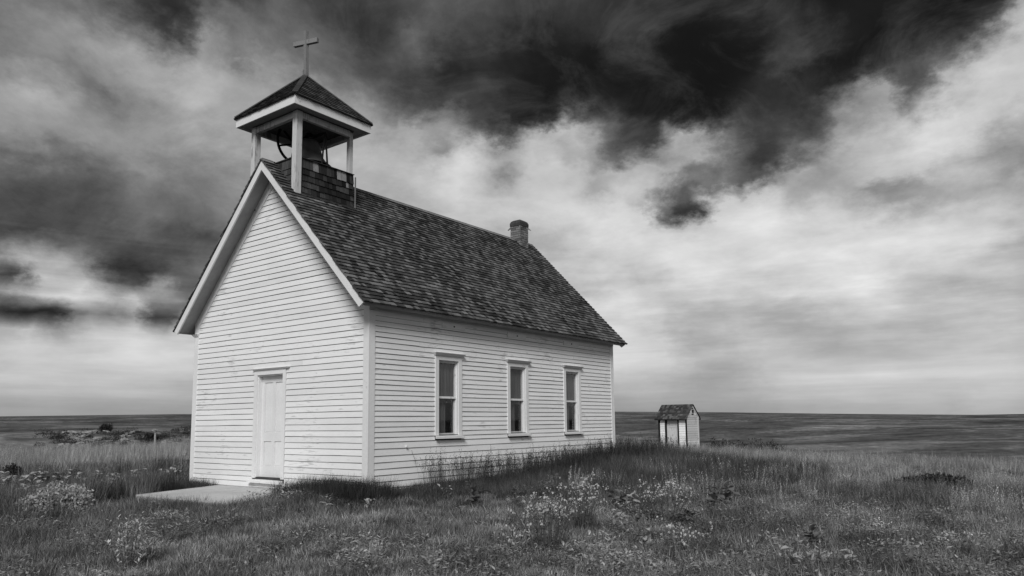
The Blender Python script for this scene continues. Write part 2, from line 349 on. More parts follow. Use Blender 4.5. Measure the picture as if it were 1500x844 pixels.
M['concrete'] = mat_plain('concrete', .45, .14, 1.6, .85, .25)
M['curtain'] = mat_plain('curtain_cloth', .13, .25, 2.0, .9, .1, stretch=(1, 14, .3))
M['dark_inside'] = mat_plain('dark_inside', .03, .2)
M['outhouse'] = mat_paint('worn_outhouse_paint', .66, .24, (3, 3, 9), wear=.75, scale=1.4)
M['outhouse_gable'] = mat_paint('bare_outhouse_boards', .46, .22, (3, 3, 9), wear=1.1, scale=1.2)
M['outhouse_door'] = mat_paint('worn_door_paint', .60, .22, (4, 4, 1), wear=.8, scale=1.3)
M['black_trim'] = mat_plain('black_trim', .012, .3, 6)
M['stone'] = mat_plain('pale_rock', .26, .35, .8, .9, .5)
M['bark'] = mat_plain('dark_bark', .05, .3, 8)
M['oldpost'] = mat_plain('old_post_wood', .34, .3, 8)
M['grass'] = mat_leaf('grass_blades', .1, instancer=True, trans=.25)
M['leaf_pale'] = mat_leaf('pale_leaf', .36, .45, .2)
M['herb_pale'] = mat_leaf('pale_herb_leaf', .56, .3, .2)
M['leaf_mid'] = mat_leaf('mid_leaf', .15, .35, .25)
M['leaf_dark'] = mat_leaf('dark_leaf', .045, .4, .2)
M['sage'] = mat_leaf('sage_leaf', .36, .4, .2)
M['petal'] = mat_leaf('white_petal', .75, .12, .3)
M['stalk'] = mat_leaf('green_stalk', .11, .2, .1)

g, n, b, out = new_mat('glass_pane'); n.t.nodes.remove(b)
fr = n.n('ShaderNodeFresnel'); n.put(fr.inputs[0], n.mixf(n.n('ShaderNodeNewGeometry').outputs['Backfacing'], 1.45, 1 / 1.45))
tb = n.n('ShaderNodeBsdfTransparent'); gb = n.n('ShaderNodeBsdfGlossy'); gb.inputs['Roughness'].default_value = .03
tb.inputs[0].default_value = (.9, .9, .9, 1); gb.inputs[0].default_value = (.8, .8, .8, 1)
mx = n.n('ShaderNodeMixShader'); n.put(mx.inputs[0], fr.outputs[0]); n.t.links.new(tb.outputs[0], mx.inputs[1]); n.t.links.new(gb.outputs[0], mx.inputs[2])
n.t.links.new(mx.outputs[0], out.inputs[0]); M['glass'] = g

# ------------------------------------------------------------------ the ground: one sheet from underfoot to the horizon
CTRL = np.array([(0, 0, -.10), (-2.9, -.3, -.2), (-5.8, 0, -.17), (-4.6, -1.9, -.34), (-2, -2, -.28), (0, 3, -.15), (0, 6, -.10), (0, 9, .0), (-6, 9, .05), (-6, 4.5, -.05), (2.5, 6, -.22),
                 (10, -9, -.48), (6, -5, -.38), (3, -2, -.24), (3, -9, -.45), (8, 0, -.36), (12, 0, -.48), (-8, -2, -.36), (-12, 1, -.34), (-10, -6, -.42), (-18, 4, -.30), (-44, 15, -.95), (-28, 9, -.50),
                 (-7.2, 29.2, -.70), (-4, 20, -.48), (-2, 14, -.12), (4, 10, -.34), (5.8, 25.7, -.88), (10, 20, -.72), (9, 8, -.5), (-14, 22, -.1), (-30, 30, -.5), (-8, 36, -1.1), (6, 40, -1.9), (20, 20, -.85), (20, -6, -.55), (10, -20, -.6), (-10, -20, -.6)])
def _K(a, b): return np.sqrt(((a[:, None, :] - b[None, :, :]) ** 2).sum(2) + 4.0)
_X = CTRL[:, :2]; _n = len(_X); _P = np.c_[np.ones(_n), _X]
_c = np.linalg.solve(np.block([[_K(_X, _X) - 1.0 * np.eye(_n) * 0 + .02 * np.eye(_n) * -1, _P], [_P.T, np.zeros((3, 3))]]), np.r_[CTRL[:, 2], 0, 0, 0])
def near_z(x, y):
    q = np.c_[x, y]; out = np.empty(len(q))
    for i in range(0, len(q), 20000):
        s = q[i:i + 20000]; out[i:i + 20000] = _K(s, _X) @ _c[:_n] + np.c_[np.ones(len(s)), s] @ _c[_n:]
    return out
def vnoise(x, y, seed=0):
    """cheap smooth value noise"""
    xi = np.floor(x).astype(np.int64); yi = np.floor(y).astype(np.int64); fx = x - xi; fy = y - yi
    fx = fx * fx * (3 - 2 * fx); fy = fy * fy * (3 - 2 * fy)
    def h(a, b):
        k = (a * 374761393 + b * 668265263 + seed * 1442695041) & 0x7fffffff
        k = ((k ^ (k >> 13)) * 1274126177) & 0x7fffffff
        return ((k ^ (k >> 16)) & 0xffff) / 65535.0
    return (h(xi, yi) * (1 - fx) + h(xi + 1, yi) * fx) * (1 - fy) + (h(xi, yi + 1) * (1 - fx) + h(xi + 1, yi + 1) * fx) * fy
RK = np.log(np.array([60, 80, 120, 250, 500, 800, 1300, 2000, 2800, 6500.]))
Z_RIGHT = np.array([-3.4, -5.0, -8, -10.5, -9.5, -5, 3, 16, 0, 0])
RL = np.log(np.array([60, 80, 120, 200, 217, 240, 300, 500, 1000, 1800, 2800, 6500.]))
Z_LEFT = np.array([-1.3, -2.6, -4.5, -6.2, -3.0, -.6, -.8, 0, 7, 19, 0, 0])
HZ_A = np.array([-60, -38, -28, -24.5, 8, 16, 23, 30, 35, 60.]); HZ_E = np.array([.012, .0128, .0146, .0152, .0135, .0108, .0072, .0040, .0012, .001])
def ground_z(x, y):
    x = np.atleast_1d(np.asarray(x, float)); y = np.atleast_1d(np.asarray(y, float))
    ex, ey = x - CAM[0], y - CAM[1]; r = np.hypot(ex, ey) + 1e-6
    az = np.degrees(np.arctan2(ex, ey)) - math.degrees(YAW); az = (az + 180) % 360 - 180
    zn = near_z(np.clip(x, -70, 70), np.clip(y, -70, 70)) + .07 * (vnoise(x * .45, y * .45, 3) - .5) + .05 * (vnoise(x * 1.3, y * 1.3, 5) - .5)
    he = np.interp(az, HZ_A, HZ_E); lr = np.log(r)
    zr = Z_RIGHT.copy(); zl = Z_LEFT.copy()
    fr_ = np.interp(lr, RK, zr); fl = np.interp(lr, RL, zl)
    k = np.clip((az + 18) / 10, 0, 1); k = k * k * (3 - 2 * k)
    zf = fl * (1 - k) + fr_ * k
    top = 1.12 + he * 2800
    u = np.clip((lr - np.log(1500)) / (np.log(2800) - np.log(1500)), 0, 1)
    zf = np.where(r > 1500, zf * 0 + np.interp(lr, np.log([1500, 2000, 2800, 6500]), [0, .58, 1, .6]) * (top - 6.5) + 6.5, zf)
    zf = np.where((r > 1000) & (r <= 1500), np.interp(lr, np.log([1000, 1500]), [0, 1]) * (6.5 - 0) * 1 + (1 - np.interp(lr, np.log([1000, 1500]), [0, 1])) * zf, zf)
    roll = (vnoise(x / 190., y / 190., 8) - .5) * .016 + (vnoise(x / 60., y / 60., 9) - .5) * .003
    zf = zf + roll * np.clip(r, 0, 1500) * np.clip((r - 90) / 200, 0, 1) * np.clip((1500 - r) / 500, 0, 1)
    w = np.clip((r - 46) / 22, 0, 1); w = w * w * (3 - 2 * w)
    return zn * (1 - w) + zf * w
def gz(x, y): return float(ground_z(x, y)[0])
def on_ground(px, py):
    """the point of the ground seen at that place of the photograph"""
    d = ray(px, py); t = 2.0
    while t < 3000:
        p = CAM + d * t
        if p[2] <= gz(p[0], p[1]): break
        t *= 1.006
    return CAM + d * t

def make_ground():
    rr = np.concatenate([[.6], np.geomspace(1.2, 70, 95), np.geomspace(73, 6500, 110)])
    aa = np.unique(np.concatenate([np.linspace(-180, -60, 40), np.linspace(-60, 60, 300), np.linspace(60, 180, 40)]))[:-1]
    A = np.radians(aa + math.degrees(YAW)); na = len(A); V = [(CAM[0], CAM[1], gz(CAM[0], CAM[1]))]
    X = CAM[0] + rr[:, None] * np.sin(A)[None]; Y = CAM[1] + rr[:, None] * np.cos(A)[None]
    Z = ground_z(X.ravel(), Y.ravel())
    V += list(zip(X.ravel().tolist(), Y.ravel().tolist(), Z.tolist())); F = []
    for j in range(na): F.append((0, 1 + (j + 1) % na, 1 + j))
    for i in range(len(rr) - 1):
        a = 1 + i * na; b = a + na
        for j in range(na): k = (j + 1) % na; F.append((a + j, a + k, b + k, b + j))
    m = bpy.data.meshes.new('ground'); m.from_pydata(V, [], F); m.polygons.foreach_set('use_smooth', [True] * len(m.polygons))
    mt, n, b, out = new_mat('prairie')
    pos = n.n('ShaderNodeNewGeometry').outputs['Position']
    a1 = n.noise(pos, 1 / 140., 7, .66, dist=.8); a2 = n.noise(pos, 1 / 26., 7, .7); a3 = n.noise(pos, 1 / 3.2, 6, .65); a4 = n.noise(pos, 6.0, 4, .6)
    bands = n.noise(n.vmath('MULTIPLY', pos, (1, 1, 14)), 1 / 150., 5, .6)
    v = n.ramp(n.remap(n.math('ADD', n.math('MULTIPLY', a1, .55), n.math('ADD', n.math('MULTIPLY', bands, .25), n.math('MULTIPLY', a2, .45))), .50, .76, 0, 1), [(0, .035), (.25, .06), (.42, .10), (.55, .085), (.7, .19), (.85, .15), (1, .26)])
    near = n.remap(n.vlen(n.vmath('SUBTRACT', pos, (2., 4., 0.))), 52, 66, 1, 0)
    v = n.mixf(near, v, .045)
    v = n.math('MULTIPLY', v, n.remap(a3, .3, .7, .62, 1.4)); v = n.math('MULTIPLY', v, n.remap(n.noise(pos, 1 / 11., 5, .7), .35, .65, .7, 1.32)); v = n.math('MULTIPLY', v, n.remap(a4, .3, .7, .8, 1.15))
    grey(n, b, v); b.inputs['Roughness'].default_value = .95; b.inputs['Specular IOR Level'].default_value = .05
    bp = n.n('ShaderNodeBump'); bp.inputs['Strength'].default_value = .5; bp.inputs['Distance'].default_value = .15
    n.put(bp.inputs['Height'], a3); n.t.links.new(bp.outputs[0], b.inputs['Normal'])
    m.materials.append(mt)
    o = bpy.data.objects.new('ground', m); COL.objects.link(o); o['kind'] = 'structure'
    return o
make_ground()

# ------------------------------------------------------------------ the church
CW, CL = 5.784, 8.911                     # width of the gable front (along -x), length (along +y)
XC = -CW / 2
RZ, EZ, EX = 6.58, 3.27, 0.28             # ridge height, eave tip height, eave overhang
SL = (RZ - EZ) / (EX - XC)                # roof slope
SLA = math.atan(SL)
RY0, RY1 = -0.36, 9.20                    # roof from front rake to back rake
def roof_z(x): return RZ - SL * abs(x - XC)
church = thing('church', 'small white clapboard church with open belfry, cross and shingled roof', 'church', (XC, CL / 2, -.1))
ZF = [3.204, 3.092, 2.963, 2.849, 2.736, 2.619, 2.505, 2.388, 2.274, 2.159, 2.041, 1.928, 1.814, 1.701, 1.584, 1.471, 1.357, 1.244, 1.124, 1.007, 0.895, 0.782, 0.671, 0.551, 0.425, 0.312, 0.193, 0.085, -0.02, -0.13, -.24]
ZS = [3.1, 3.004, 2.907, 2.803, 2.708, 2.612, 2.512, 2.409, 2.315, 2.219, 2.123, 2.029, 1.928, 1.836, 1.74, 1.647, 1.553, 1.457, 1.358, 1.262, 1.165, 1.069, 0.971, 0.876, 0.787, 0.67, 0.543, 0.426, 0.309, .195, .08, -.035, -.15]

def wall_with_holes(lo, hi, holes, axis, t0, t1, top=None):
    """wall sheet of real thickness between u=lo..hi, z=-.3..top with rectangular openings; axis 'x' or 'y' is the running direction"""
    mb = MB(); us = sorted({lo, hi} | {h[0] for h in holes} | {h[1] for h in holes})
    for a, b in zip(us[:-1], us[1:]):
        zs = [(-.35, top)]
        for h in holes:
            if h[0] <= a and h[1] >= b:
                zs = [(z0, z1) for q0, q1 in zs for z0, z1 in ((q0, min(q1, h[2])), (max(q0, h[3]), q1)) if z1 > z0 + 1e-6]
        for z0, z1 in zs:
            mb.box((a, t0, z0), (b, t1, z1)) if axis == 'x' else mb.box((t0, a, z0), (t1, b, z1))
    return mb

def clapboard(mb, u0b, u1b, u0t, u1t, z0, z1, put, seed):
    """one lapped board: thick proud lower edge, thin upper edge, slightly bowed; put(u, out, z) maps to the wall"""
    r = random.Random(seed); n = max(1, min(7, int((u1b - u0b) / .6)))
    gap = r.uniform(.007, .013); f = r.uniform(0, 6); f2 = r.uniform(0, 6); am = r.uniform(.0006, .0042)
    V = []; n1 = n + 1
    for i in range(n1):
        t = i / n; ub = u0b + (u1b - u0b) * t; ut = u0t + (u1t - u0t) * t
        w = am * (math.sin(f + ub * 2.1) + .6 * math.sin(f2 + ub * 4.7)); o = .0015 * math.sin(f2 + ub * 3.3)
        V += [put(ub, -.001, z0 + gap + w), put(ub, .019 + o, z0 + gap + w), put(ut, .006 + o, z1 + .001), put(ut, -.001, z1 + .001)]
    F = []
    for i in range(n):
        a = i * 4; b = a + 4
        for k in range(3): F.append((a + k, a + k + 1, b + k + 1, b + k))
    F += [(0, 3, 2, 1), (n * 4, n * 4 + 1, n * 4 + 2, n * 4 + 3)]
    mb.poly(V, F)

DOOR = (-3.352, -2.487, .085, 2.15)
WINS = [(1.825, 2.425), (4.185, 4.785), (6.495, 7.095)]
WZ0, WZ1 = .90, 2.39
CB = .125                                   # width of the corner boards
fput = lambda u, o, z: (u, -o, z)
sput = lambda u, o, z: (o, u, z)

# front wall and its boards
wb = wall_with_holes(-CW, 0, [DOOR], 'x', 0, .12, 3.1)
wb.prism([(-CW, .0, 3.1), (0, .0, 3.1), (0, .0, roof_z(0) - .09), (XC, .0, RZ - .09), (-CW, .0, roof_z(0) - .09)], (0, .12, 0))
front = wb.build('wall', M['backing'], church)
xl, xr = -CW + CB, -CB
dl, dr = DOOR[0] - .10, DOOR[1] + .10
sd_ = 0
zl = [3.204 + .1150 * k for k in range(29, 0, -1)] + ZF
def gx(z):                                  # half width of the boards at height z under the frieze boards
    return max(0.0, (roof_z(XC) - .335 - z) / SL)
for z1, z0 in zip(zl[:-1], zl[1:]):
    if z1 <= 3.3 + .02 and z0 < 3.21 + .2:
        a, b, at, bt = xl, xr, xl, xr
        if gx(z1) + XC < xr: at, bt = XC - gx(z1), XC + gx(z1)
        a = at if z0 > 3.21 else xl; b = bt if z0 > 3.21 else xr
        if z0 > 3.2: a, b = max(xl, XC - gx(z0)), min(xr, XC + gx(z0)); at, bt = max(xl, at), min(xr, bt)
    else:
        a, b, at, bt = XC - gx(z0), XC + gx(z0), XC - gx(z1), XC + gx(z1)
        if bt - at < .02: at, bt = XC - .01, XC + .01
    if b - a < .08: continue
    spans = [(a, b, at, bt)]
    if z0 < DOOR[3] + .08 and z1 > .03: spans = [(a, dl, at, dl), (dr, b, dr, bt)]
    r = random.Random(int(z0 * 1000) + 5)
    out_ = []
    for s in spans:
        if s[1] - s[0] > 3.4 and r.random() < .45:
            c = s[0] + (s[1] - s[0]) * r.uniform(.3, .7); out_ += [(s[0], c - .002, s[2], c - .002), (c + .002, s[1], c + .002, s[3])]
        else: out_.append(s)
    for s in out_:
        mb = MB(); sd_ += 1; clapboard(mb, s[0], s[1], s[2], s[3], z0, z1, fput, sd_); mb.build('clapboard', M['front'], front)

# long side wall
wb = wall_with_holes(.12, CL - .12, [(a, b, WZ0, WZ1) for a, b in WINS], 'y', -.12, 0, 3.2)
side = wb.build('wall', M['backing'], church)
cut = [(a - .10, b + .10) for a, b in WINS]
zl = [3.197] + ZS
for z1, z0 in zip(zl[:-1], zl[1:]):
    spans = [(CB, CL - CB)]
    if z0 < WZ1 + .06 and z1 > WZ0 - .10:
        e = [CB] + [c for p in cut for c in p] + [CL - CB]; spans = list(zip(e[0::2], e[1::2]))
    r = random.Random(int(z0 * 1000) + 77); out_ = []
    for s in spans:
        if s[1] - s[0] > 3.4:
            cs = sorted(s[0] + (s[1] - s[0]) * (k + r.uniform(.25, .75)) / 2 for k in range(2)); e = [s[0]] + [v for c in cs for v in (c - .002, c + .002)] + [s[1]]
            out_ += list(zip(e[0::2], e[1::2]))
        else: out_.append(s)
    for s in out_:
        mb = MB(); sd_ += 1; clapboard(mb, s[0], s[1], s[0], s[1], z0, z1, sput, sd_); mb.build('clapboard', M['side'], side)

# the two walls turned away from the road: one sheet of lapped boards each
wb = wall_with_holes(.12, CL - .12, [], 'y', -CW, -CW + .12, 3.2); lw = wb.build('wall', M['backing'], church)
mb = MB()
for z1, z0 in zip(zl[:-1], zl[1:]):
    sd_ += 1; clapboard(mb, CB, CL - CB, CB, CL - CB, z0, z1, lambda u, o, z: (-CW - o, u, z), sd_)
mb.build('clapboard_siding', M['side'], lw, kind='stuff')
wb = wall_with_holes(-CW, 0, [], 'x', CL - .12, CL, 3.1)
wb.prism([(-CW, CL, 3.1), (0, CL, 3.1), (0, CL, roof_z(0) - .09), (XC, CL, RZ - .09), (-CW, CL, roof_z(0) - .09)], (0, -.12, 0)); bwall = wb.build('wall', M['backing'], church)
mb = MB()
for z1, z0 in zip(ZF[:-1], ZF[1:]):
    sd_ += 1; clapboard(mb, xl, xr, xl, xr, z0, z1, lambda u, o, z: (u, CL + o, z), sd_)
for k in range(27):
    z0 = 3.204 + .115 * k; a = min(gx(z0), CW / 2 - CB); b = min(gx(z0 + .115), CW / 2 - CB)
    if a > .1: clapboard(mb, XC - a, XC + a, XC - b, XC + b, z0, z0 + .115, lambda u, o, z: (u, CL + o, z), k)
mb.build('clapboard_siding', M['front'], bwall, kind='stuff')

# corner boards: two boards meeting at each corner
def corner(x, y, sx, sy, cap=False):
    z1 = 3.195; zt_ = 3.40 if y == 0 else z1
    mb = MB(); mb.box((min(x + sx * .026, x - sx * CB), min(y, y + sy * .026), -.3), (max(x + sx * .026, x - sx * CB), max(y, y + sy * .026), zt_)); mb.build('corner_board', M['trim'], church)
    mb = MB(); mb.box((min(x, x + sx * .024), min(y - sy * .001, y - sy * CB), -.3), (max(x, x + sx * .024), max(y - sy * .001, y - sy * CB), z1 - .004)); mb.build('corner_board', M['trim'], church)
corner(0, 0, 1, -1); corner(-CW, 0, -1, -1); corner(0, CL, 1, 1); corner(-CW, CL, -1, 1)
mb = MB(); mb.hexa([(-CW - .03, -.03, 3.13), (-CW + .13, -.03, 3.13), (-CW + .13, .05, 3.13), (-CW - .03, .05, 3.13), (-CW - .09, -.075, 3.195), (-CW + .15, -.075, 3.195), (-CW + .15, .08, 3.195), (-CW - .09, .08, 3.195)])
mb.build('capital', M['trim'], church)

# frieze boards: under the eave on the long side, and under the rakes on the gable
mb = MB(); mb.box((.001, -.031, 3.199), (.032, CL + .031, 3.41)); mb.build('frieze_board', M['trim'], church)
for s in (1, -1):
    mb = MB(); x0, x1 = XC, XC + s * (CW / 2 + .02)
    dz = lambda x, d: roof_z(x) - d
    mb.prism([(x0 + s * .001, -.003, dz(x0, .35)), (x1, -.003, dz(x1, .35)), (x1, -.003, dz(x1, .075)), (x0 + s * .001, -.003, dz(x0, .075))], (0, -.026, 0))
    mb.build('frieze_board', M['trim'], church)
    mb = MB()
    mb.prism([(x0 + s * .001, CL + .003, dz(x0, .35)), (x1, CL + .003, dz(x1, .35)), (x1, CL + .003, dz(x1, .075)), (x0 + s * .001, CL + .003, dz(x0, .075))], (0, .026, 0))
    mb.build('frieze_board', M['trim'], church)

# roof deck (underside in white paint darkened for shade), rake boards, shingles
def slope_frame(s):      # s=+1 slope seen from the road; point at (run up the slope a, along y, off the surface h)
    ca, sa = math.cos(SLA), math.sin(SLA); ex = XC + s * (EX - XC)
    return lambda a, y, h: (ex - s * a * ca + s * h * sa, y, EZ + a * sa + h * ca)
SLEN = (EX - XC) / math.cos(SLA)
roof = MB()
for s in (1, -1):
    P = slope_frame(s)
    lo = [P(0.01, RY0 + .012, -.075), P(0.01, RY1 - .012, -.075), P(SLEN, RY1 - .012, -.075), P(SLEN, RY0 + .012, -.075)]
    hi = [P(0.01, RY0 + .012, -.012), P(0.01, RY1 - .012, -.012), P(SLEN, RY1 - .012, -.012), P(SLEN, RY0 + .012, -.012)]
    roof.hexa(lo + hi)
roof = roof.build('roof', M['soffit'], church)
for s in (1, -1):
    P = slope_frame(s)
    for y0, y1 in ((RY0 - .022, RY0 + .010), (RY1 - .010, RY1 + .022)):
        a0, a1 = (.0, SLEN)
        mb = MB(); ca, sa = math.cos(SLA), math.sin(SLA); top, bot = -.018, -.155
        up_t = (EX - XC) * SL
        e0 = P(a0, y0, top); e1 = P(a0 + .03, y0, bot)
        zt = lambda h: EZ + SL * (EX - XC) + h / math.cos(SLA)
        mb.prism([e0, (XC + s * .0006, y0, zt(top)), (XC + s * .0006, y0, zt(bot)), e1], (0, y1 - y0, 0)); mb.build('rake_board', M['trim'], church)
    mb = MB()      # closing board at the foot of the rake, and the drip edge along the eave
    mb.hexa([P(.0, RY0 + .02, -.085), P(.0, RY1 - .02, -.085), P(.035, RY1 - .02, -.085), P(.035, RY0 + .02, -.085), P(.0, RY0 + .02, -.012), P(.0, RY1 - .02, -.012), P(.008, RY1 - .02, -.012), P(.008, RY0 + .02, -.012)])
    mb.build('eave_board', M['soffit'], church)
    mb = MB(); q = [P(.0, RY0 + .014, -.08), P(.27, RY0 + .014, -.08)]
    x_in = XC + s * (CW / 2 + .03)
    mb.prism([(P(.02, 0, -.08)[0], RY0 + .03, P(.02, 0, -.08)[2]), (x_in, RY0 + .03, EZ - .06), (x_in, RY0 + .03, P(.27, 0, -.08)[2])], (0, .025, 0))

EXPO = SLEN / 40.0
SHW = [.075, .09, .105, .12, .135, .155]
def shingle_pts(P, a, y, w, r, length, th=.024):
    l0, l1 = r.uniform(-.006, .006), r.uniform(-.004, .004); tilt = r.uniform(0, .005); lift = .014 + r.uniform(0, .004)
    b = [(a + l0, y + .003, lift - .012), (a + l1, y + w - .003, lift - .012 + tilt), (a + length, y + w - .003, -.010), (a + length, y + .003, -.010)]
    t = [(a + l0, y + .003, lift + th), (a + l1, y + w - .003, lift + th + tilt), (a + length, y + w - .003, -.004), (a + length, y + .003, -.004)]
    return [P(*q) for q in b + t]
HEXF = ((0, 3, 2, 1), (4, 5, 6, 7), (0, 1, 5, 4), (1, 2, 6, 5), (2, 3, 7, 6), (3, 0, 4, 7))
shingles = []
for s in (1, -1):
    P = slope_frame(s)
    for i in range(41):
        r = random.Random(100 + i + 500 * (s < 0)); y = RY0 - .045 + r.uniform(-.01, .01); a = i * EXPO - .03
        while y < RY1 + .02:
            w = r.choice(SHW) * (1 if s > 0 else 2)
            w = min(w, RY1 + .045 - y)
            if w > .03:
                ln = min(EXPO * 2.0, SLEN + .01 - a)
                if ln > .04: shingles.append((s, a, y, w, ln, r.random()))
            y += w
def bdist(q):
    p = np.array(slope_frame(q[0])(q[1], q[2] + q[3] / 2, 0)); d = np.linalg.norm(p - CAM)
    return q[3] / d if q[0] > 0 else 0
inb = lambda q: q[0] > 0 and -2.2 > slope_frame(1)(q[1], 0, 0)[0] and -.1 < q[2] + q[3] / 2 < 1.4     # hidden inside the belfry
order = sorted((q for q in shingles if q[0] > 0 and not inb(q)), key=bdist, reverse=True)
single = set(map(id, order[:205])); far = {1: MB(), -1: MB()}
for q in shingles:
    s, a, y, w, ln, k = q; P = slope_frame(s); r = random.Random(int(k * 1e9)); pts = shingle_pts(P, a, y, w, r, ln)
    if id(q) in single:
        mb = MB(); mb.poly(pts, HEXF); mb.build('shingle', M['shingle'], roof)
    else: far[s].poly(pts, HEXF)
far[1].build('shingle_courses', M['shingles'], roof, kind='stuff'); far[-1].build('shingle_courses', M['shingles'], roof, kind='stuff')
# ridge boards
mb = MB()
for s in (1, -1):
    P = slope_frame(s)
    for y0, y1 in ((RY0 - .03, -.135), (1.425, 8.28), (8.78, RY1 + .03)):
        mb.hexa([P(SLEN - .10, y0, .012), P(SLEN - .10, y1, .012), P(SLEN, y1, .012), P(SLEN, y0, .012), P(SLEN - .10, y0, .034), P(SLEN - .10, y1, .034), P(SLEN + .012, y1, .034), P(SLEN + .012, y0, .034)])
mb.build('ridge_cap', mat_plain('ridge_boards', .20, .25, 4), roof)

# chimney
chim = MB(); cx0, cx1, cy0, cy1 = -3.03, -2.66, 8.32, 8.72
chim.box((cx0 + .012, cy0 + .012, 5.9), (cx1 - .012, cy1 - .012, 7.02)); chim = chim.build('chimney', M['mortar'], church)
mb = MB(); r = random.Random(4); z = 6.2; k = 0
while z < 7.0:
    o = .1 * (k % 2)
    for side_ in range(4):
        L_ = (cx1 - cx0) if side_ % 2 == 0 else (cy1 - cy0); u = -o
        while u < L_ - .02:
            a, b = max(0, u + .005), min(L_, u + .195); u += .2
            if b - a < .02: continue
            j = r.uniform(-.004, .005)
            if side_ == 0: mb.box((cx0 + a, cy0 - j, z), (cx0 + b, cy0 + .05, z + .058))
            elif side_ == 2: mb.box((cx0 + a, cy1 - .05, z), (cx0 + b, cy1 + j, z + .058))
            elif side_ == 1: mb.box((cx1 - .05, cy0 + a, z), (cx1 + j, cy0 + b, z + .058))
            else: mb.box((cx0 - j, cy0 + a, z), (cx0 + .05, cy0 + b, z + .058))
    z += .068; k += 1
mb.build('brick_courses', M['brick'], chim, kind='stuff')
mb = MB()
def ring(z, g): return [(cx0 - g, cy0 - g, z), (cx1 + g, cy0 - g, z), (cx1 + g, cy1 + g, z), (cx0 - g, cy1 + g, z)]
R_ = [ring(7.0, .012), ring(7.09, .014), ring(7.15, -.01), ring(7.19, -.06), ring(7.205, -.13)]
mb.poly(sum(R_, []), [(i * 4 + k, i * 4 + (k + 1) % 4, i * 4 + 4 + (k + 1) % 4, i * 4 + 4 + k) for i in range(4) for k in range(4)] + [(3, 2, 1, 0), (16, 17, 18, 19)])
mb.build('chimney_cap', M['soot'], chim)
for (x, y, ddx, ddy) in ((cx0 - .006, cy0 - .006, -.07, -.03), (cx1 + .006, cy1 - .02, .08, .02)):
    mb = MB(); mb.hexa([(x, y, 6.93), (x + ddx, y + ddy, 6.89), (x + ddx, y + ddy + .03, 6.89), (x, y + .03, 6.93), (x, y, 6.985), (x + ddx, y + ddy, 6.91), (x + ddx, y + ddy + .03, 6.91), (x, y + .03, 6.985)]); mb.build('flashing', M['metal_strip'], chim)

# windows of the long side
def window(a, b):
    mb = MB()
    mb.box((.001, a - .10, WZ0 - .012), (.030, a, WZ1 + .09)); mb.box((.001, b, WZ0 - .012), (.030, b + .10, WZ1 + .09)); mb.box((.001, a + .0005, WZ1), (.029, b - .0005, WZ1 + .09))
    for (y0, y1) in ((a + .0005, a + .02), (b - .02, b - .0005)): mb.box((-.115, y0, WZ0 + .001), (-.003, y1, WZ1 - .001))        # jambs
    mb.box((-.115, a + .021, WZ1 - .02), (-.003, b - .021, WZ1 - .001))
    w = mb.build('window', M['trim'], church)
    mb = MB(); mb.hexa([(.001, a - .12, WZ1 + .092), (.055, a - .12, WZ1 + .092), (.055, b + .12, WZ1 + .092), (.001, b + .12, WZ1 + .092), (.001, a - .16, WZ1 + .15), (.095, a - .16, WZ1 + .145), (.095, b + .16, WZ1 + .145), (.001, b + .16, WZ1 + .15)])
    mb.build('head_moulding', M['trim'], w)
    mb = MB(); mb.hexa([(-.11, a - .0, WZ0 - .06), (.085, a - .13, WZ0 - .075), (.085, b + .13, WZ0 - .075), (-.11, b + .0, WZ0 - .06), (-.11, a - .0, WZ0 - .002), (.085, a - .13, WZ0 - .028), (.085, b + .13, WZ0 - .028), (-.11, b + .0, WZ0 - .002)])
    mb.build('sill', M['trim'], w)
    mid = 1.645
    for zlo, zhi, x, lower in ((mid - .02, WZ1 - .021, -.032, False), (WZ0 + .002, mid + .02, -.068, True)):
        mb = MB(); f = .026; x1, x0 = x, x - .03; y0, y1 = a + .021, b - .021
        mb.box((x0, y0, zlo), (x1, y0 + f, zhi)); mb.box((x0, y1 - f, zlo), (x1, y1, zhi)); mb.box((x0, y0 + f + .0005, zlo), (x1 - .001, y1 - f - .0005, zlo + (.03 if lower else .042))); mb.box((x0, y0 + f + .0005, zhi - (.04 if lower else .028)), (x1 - .001, y1 - f - .0005, zhi))
        sh = mb.build('sash', M['belfry_trim'] if lower else M['trim'], w)
        mb = MB(); mb.box((x0 + .012, y0 + f - .004, zlo + .036), (x0 + .017, y1 - f + .004, zhi - .036)); mb.build('pane', M['glass'], w)
    for zlo, zhi, x, seed in ((1.64, 2.36, -.100, 3), (.92, 1.64, -.150, 8)):
        mb = MB(); r = random.Random(int(a * 10) + seed); n_ = 40; ys = [a - .05 + (b - a + .10) * i / n_ for i in range(n_ + 1)]
        if seed == 8: ys = [y for y in ys if y < a + (b - a) * .62]
        ph = r.uniform(0, 6); pts = []
        for i, y in enumerate(ys):
            o = .014 * math.sin(ph + i * 1.15) + .010 * math.sin(ph * 2 + i * .53)
            pts += [(x + o, y, zlo - .1), (x + o * .8, y, zhi + .1)]
        mb.poly(pts, [(2 * i, 2 * i + 2, 2 * i + 3, 2 * i + 1) for i in range(len(ys) - 1)]); mb.build('curtain', M['curtain'], w, smooth=True)
    return w
for a, b in WINS: window(a, b)
# tie-rod plates under the eave
for ya, yb, z0, z1 in ((1.92, 2.63, 3.045, 3.150), (4.10, 4.80, 3.045, 3.150), (6.42, 7.12, 3.045, 3.150)):
    mb = MB(); mb.box((.012, ya, z0), (.034, yb, z1)); pl_ = mb.build('anchor_plate', M['side'], church)
    mb = MB(); mb.tube([(.034, (ya + yb) / 2, (z0 + z1) / 2), (.052, (ya + yb) / 2, (z0 + z1) / 2)], .014, 8); mb.build('bolt', M['iron'], pl_)
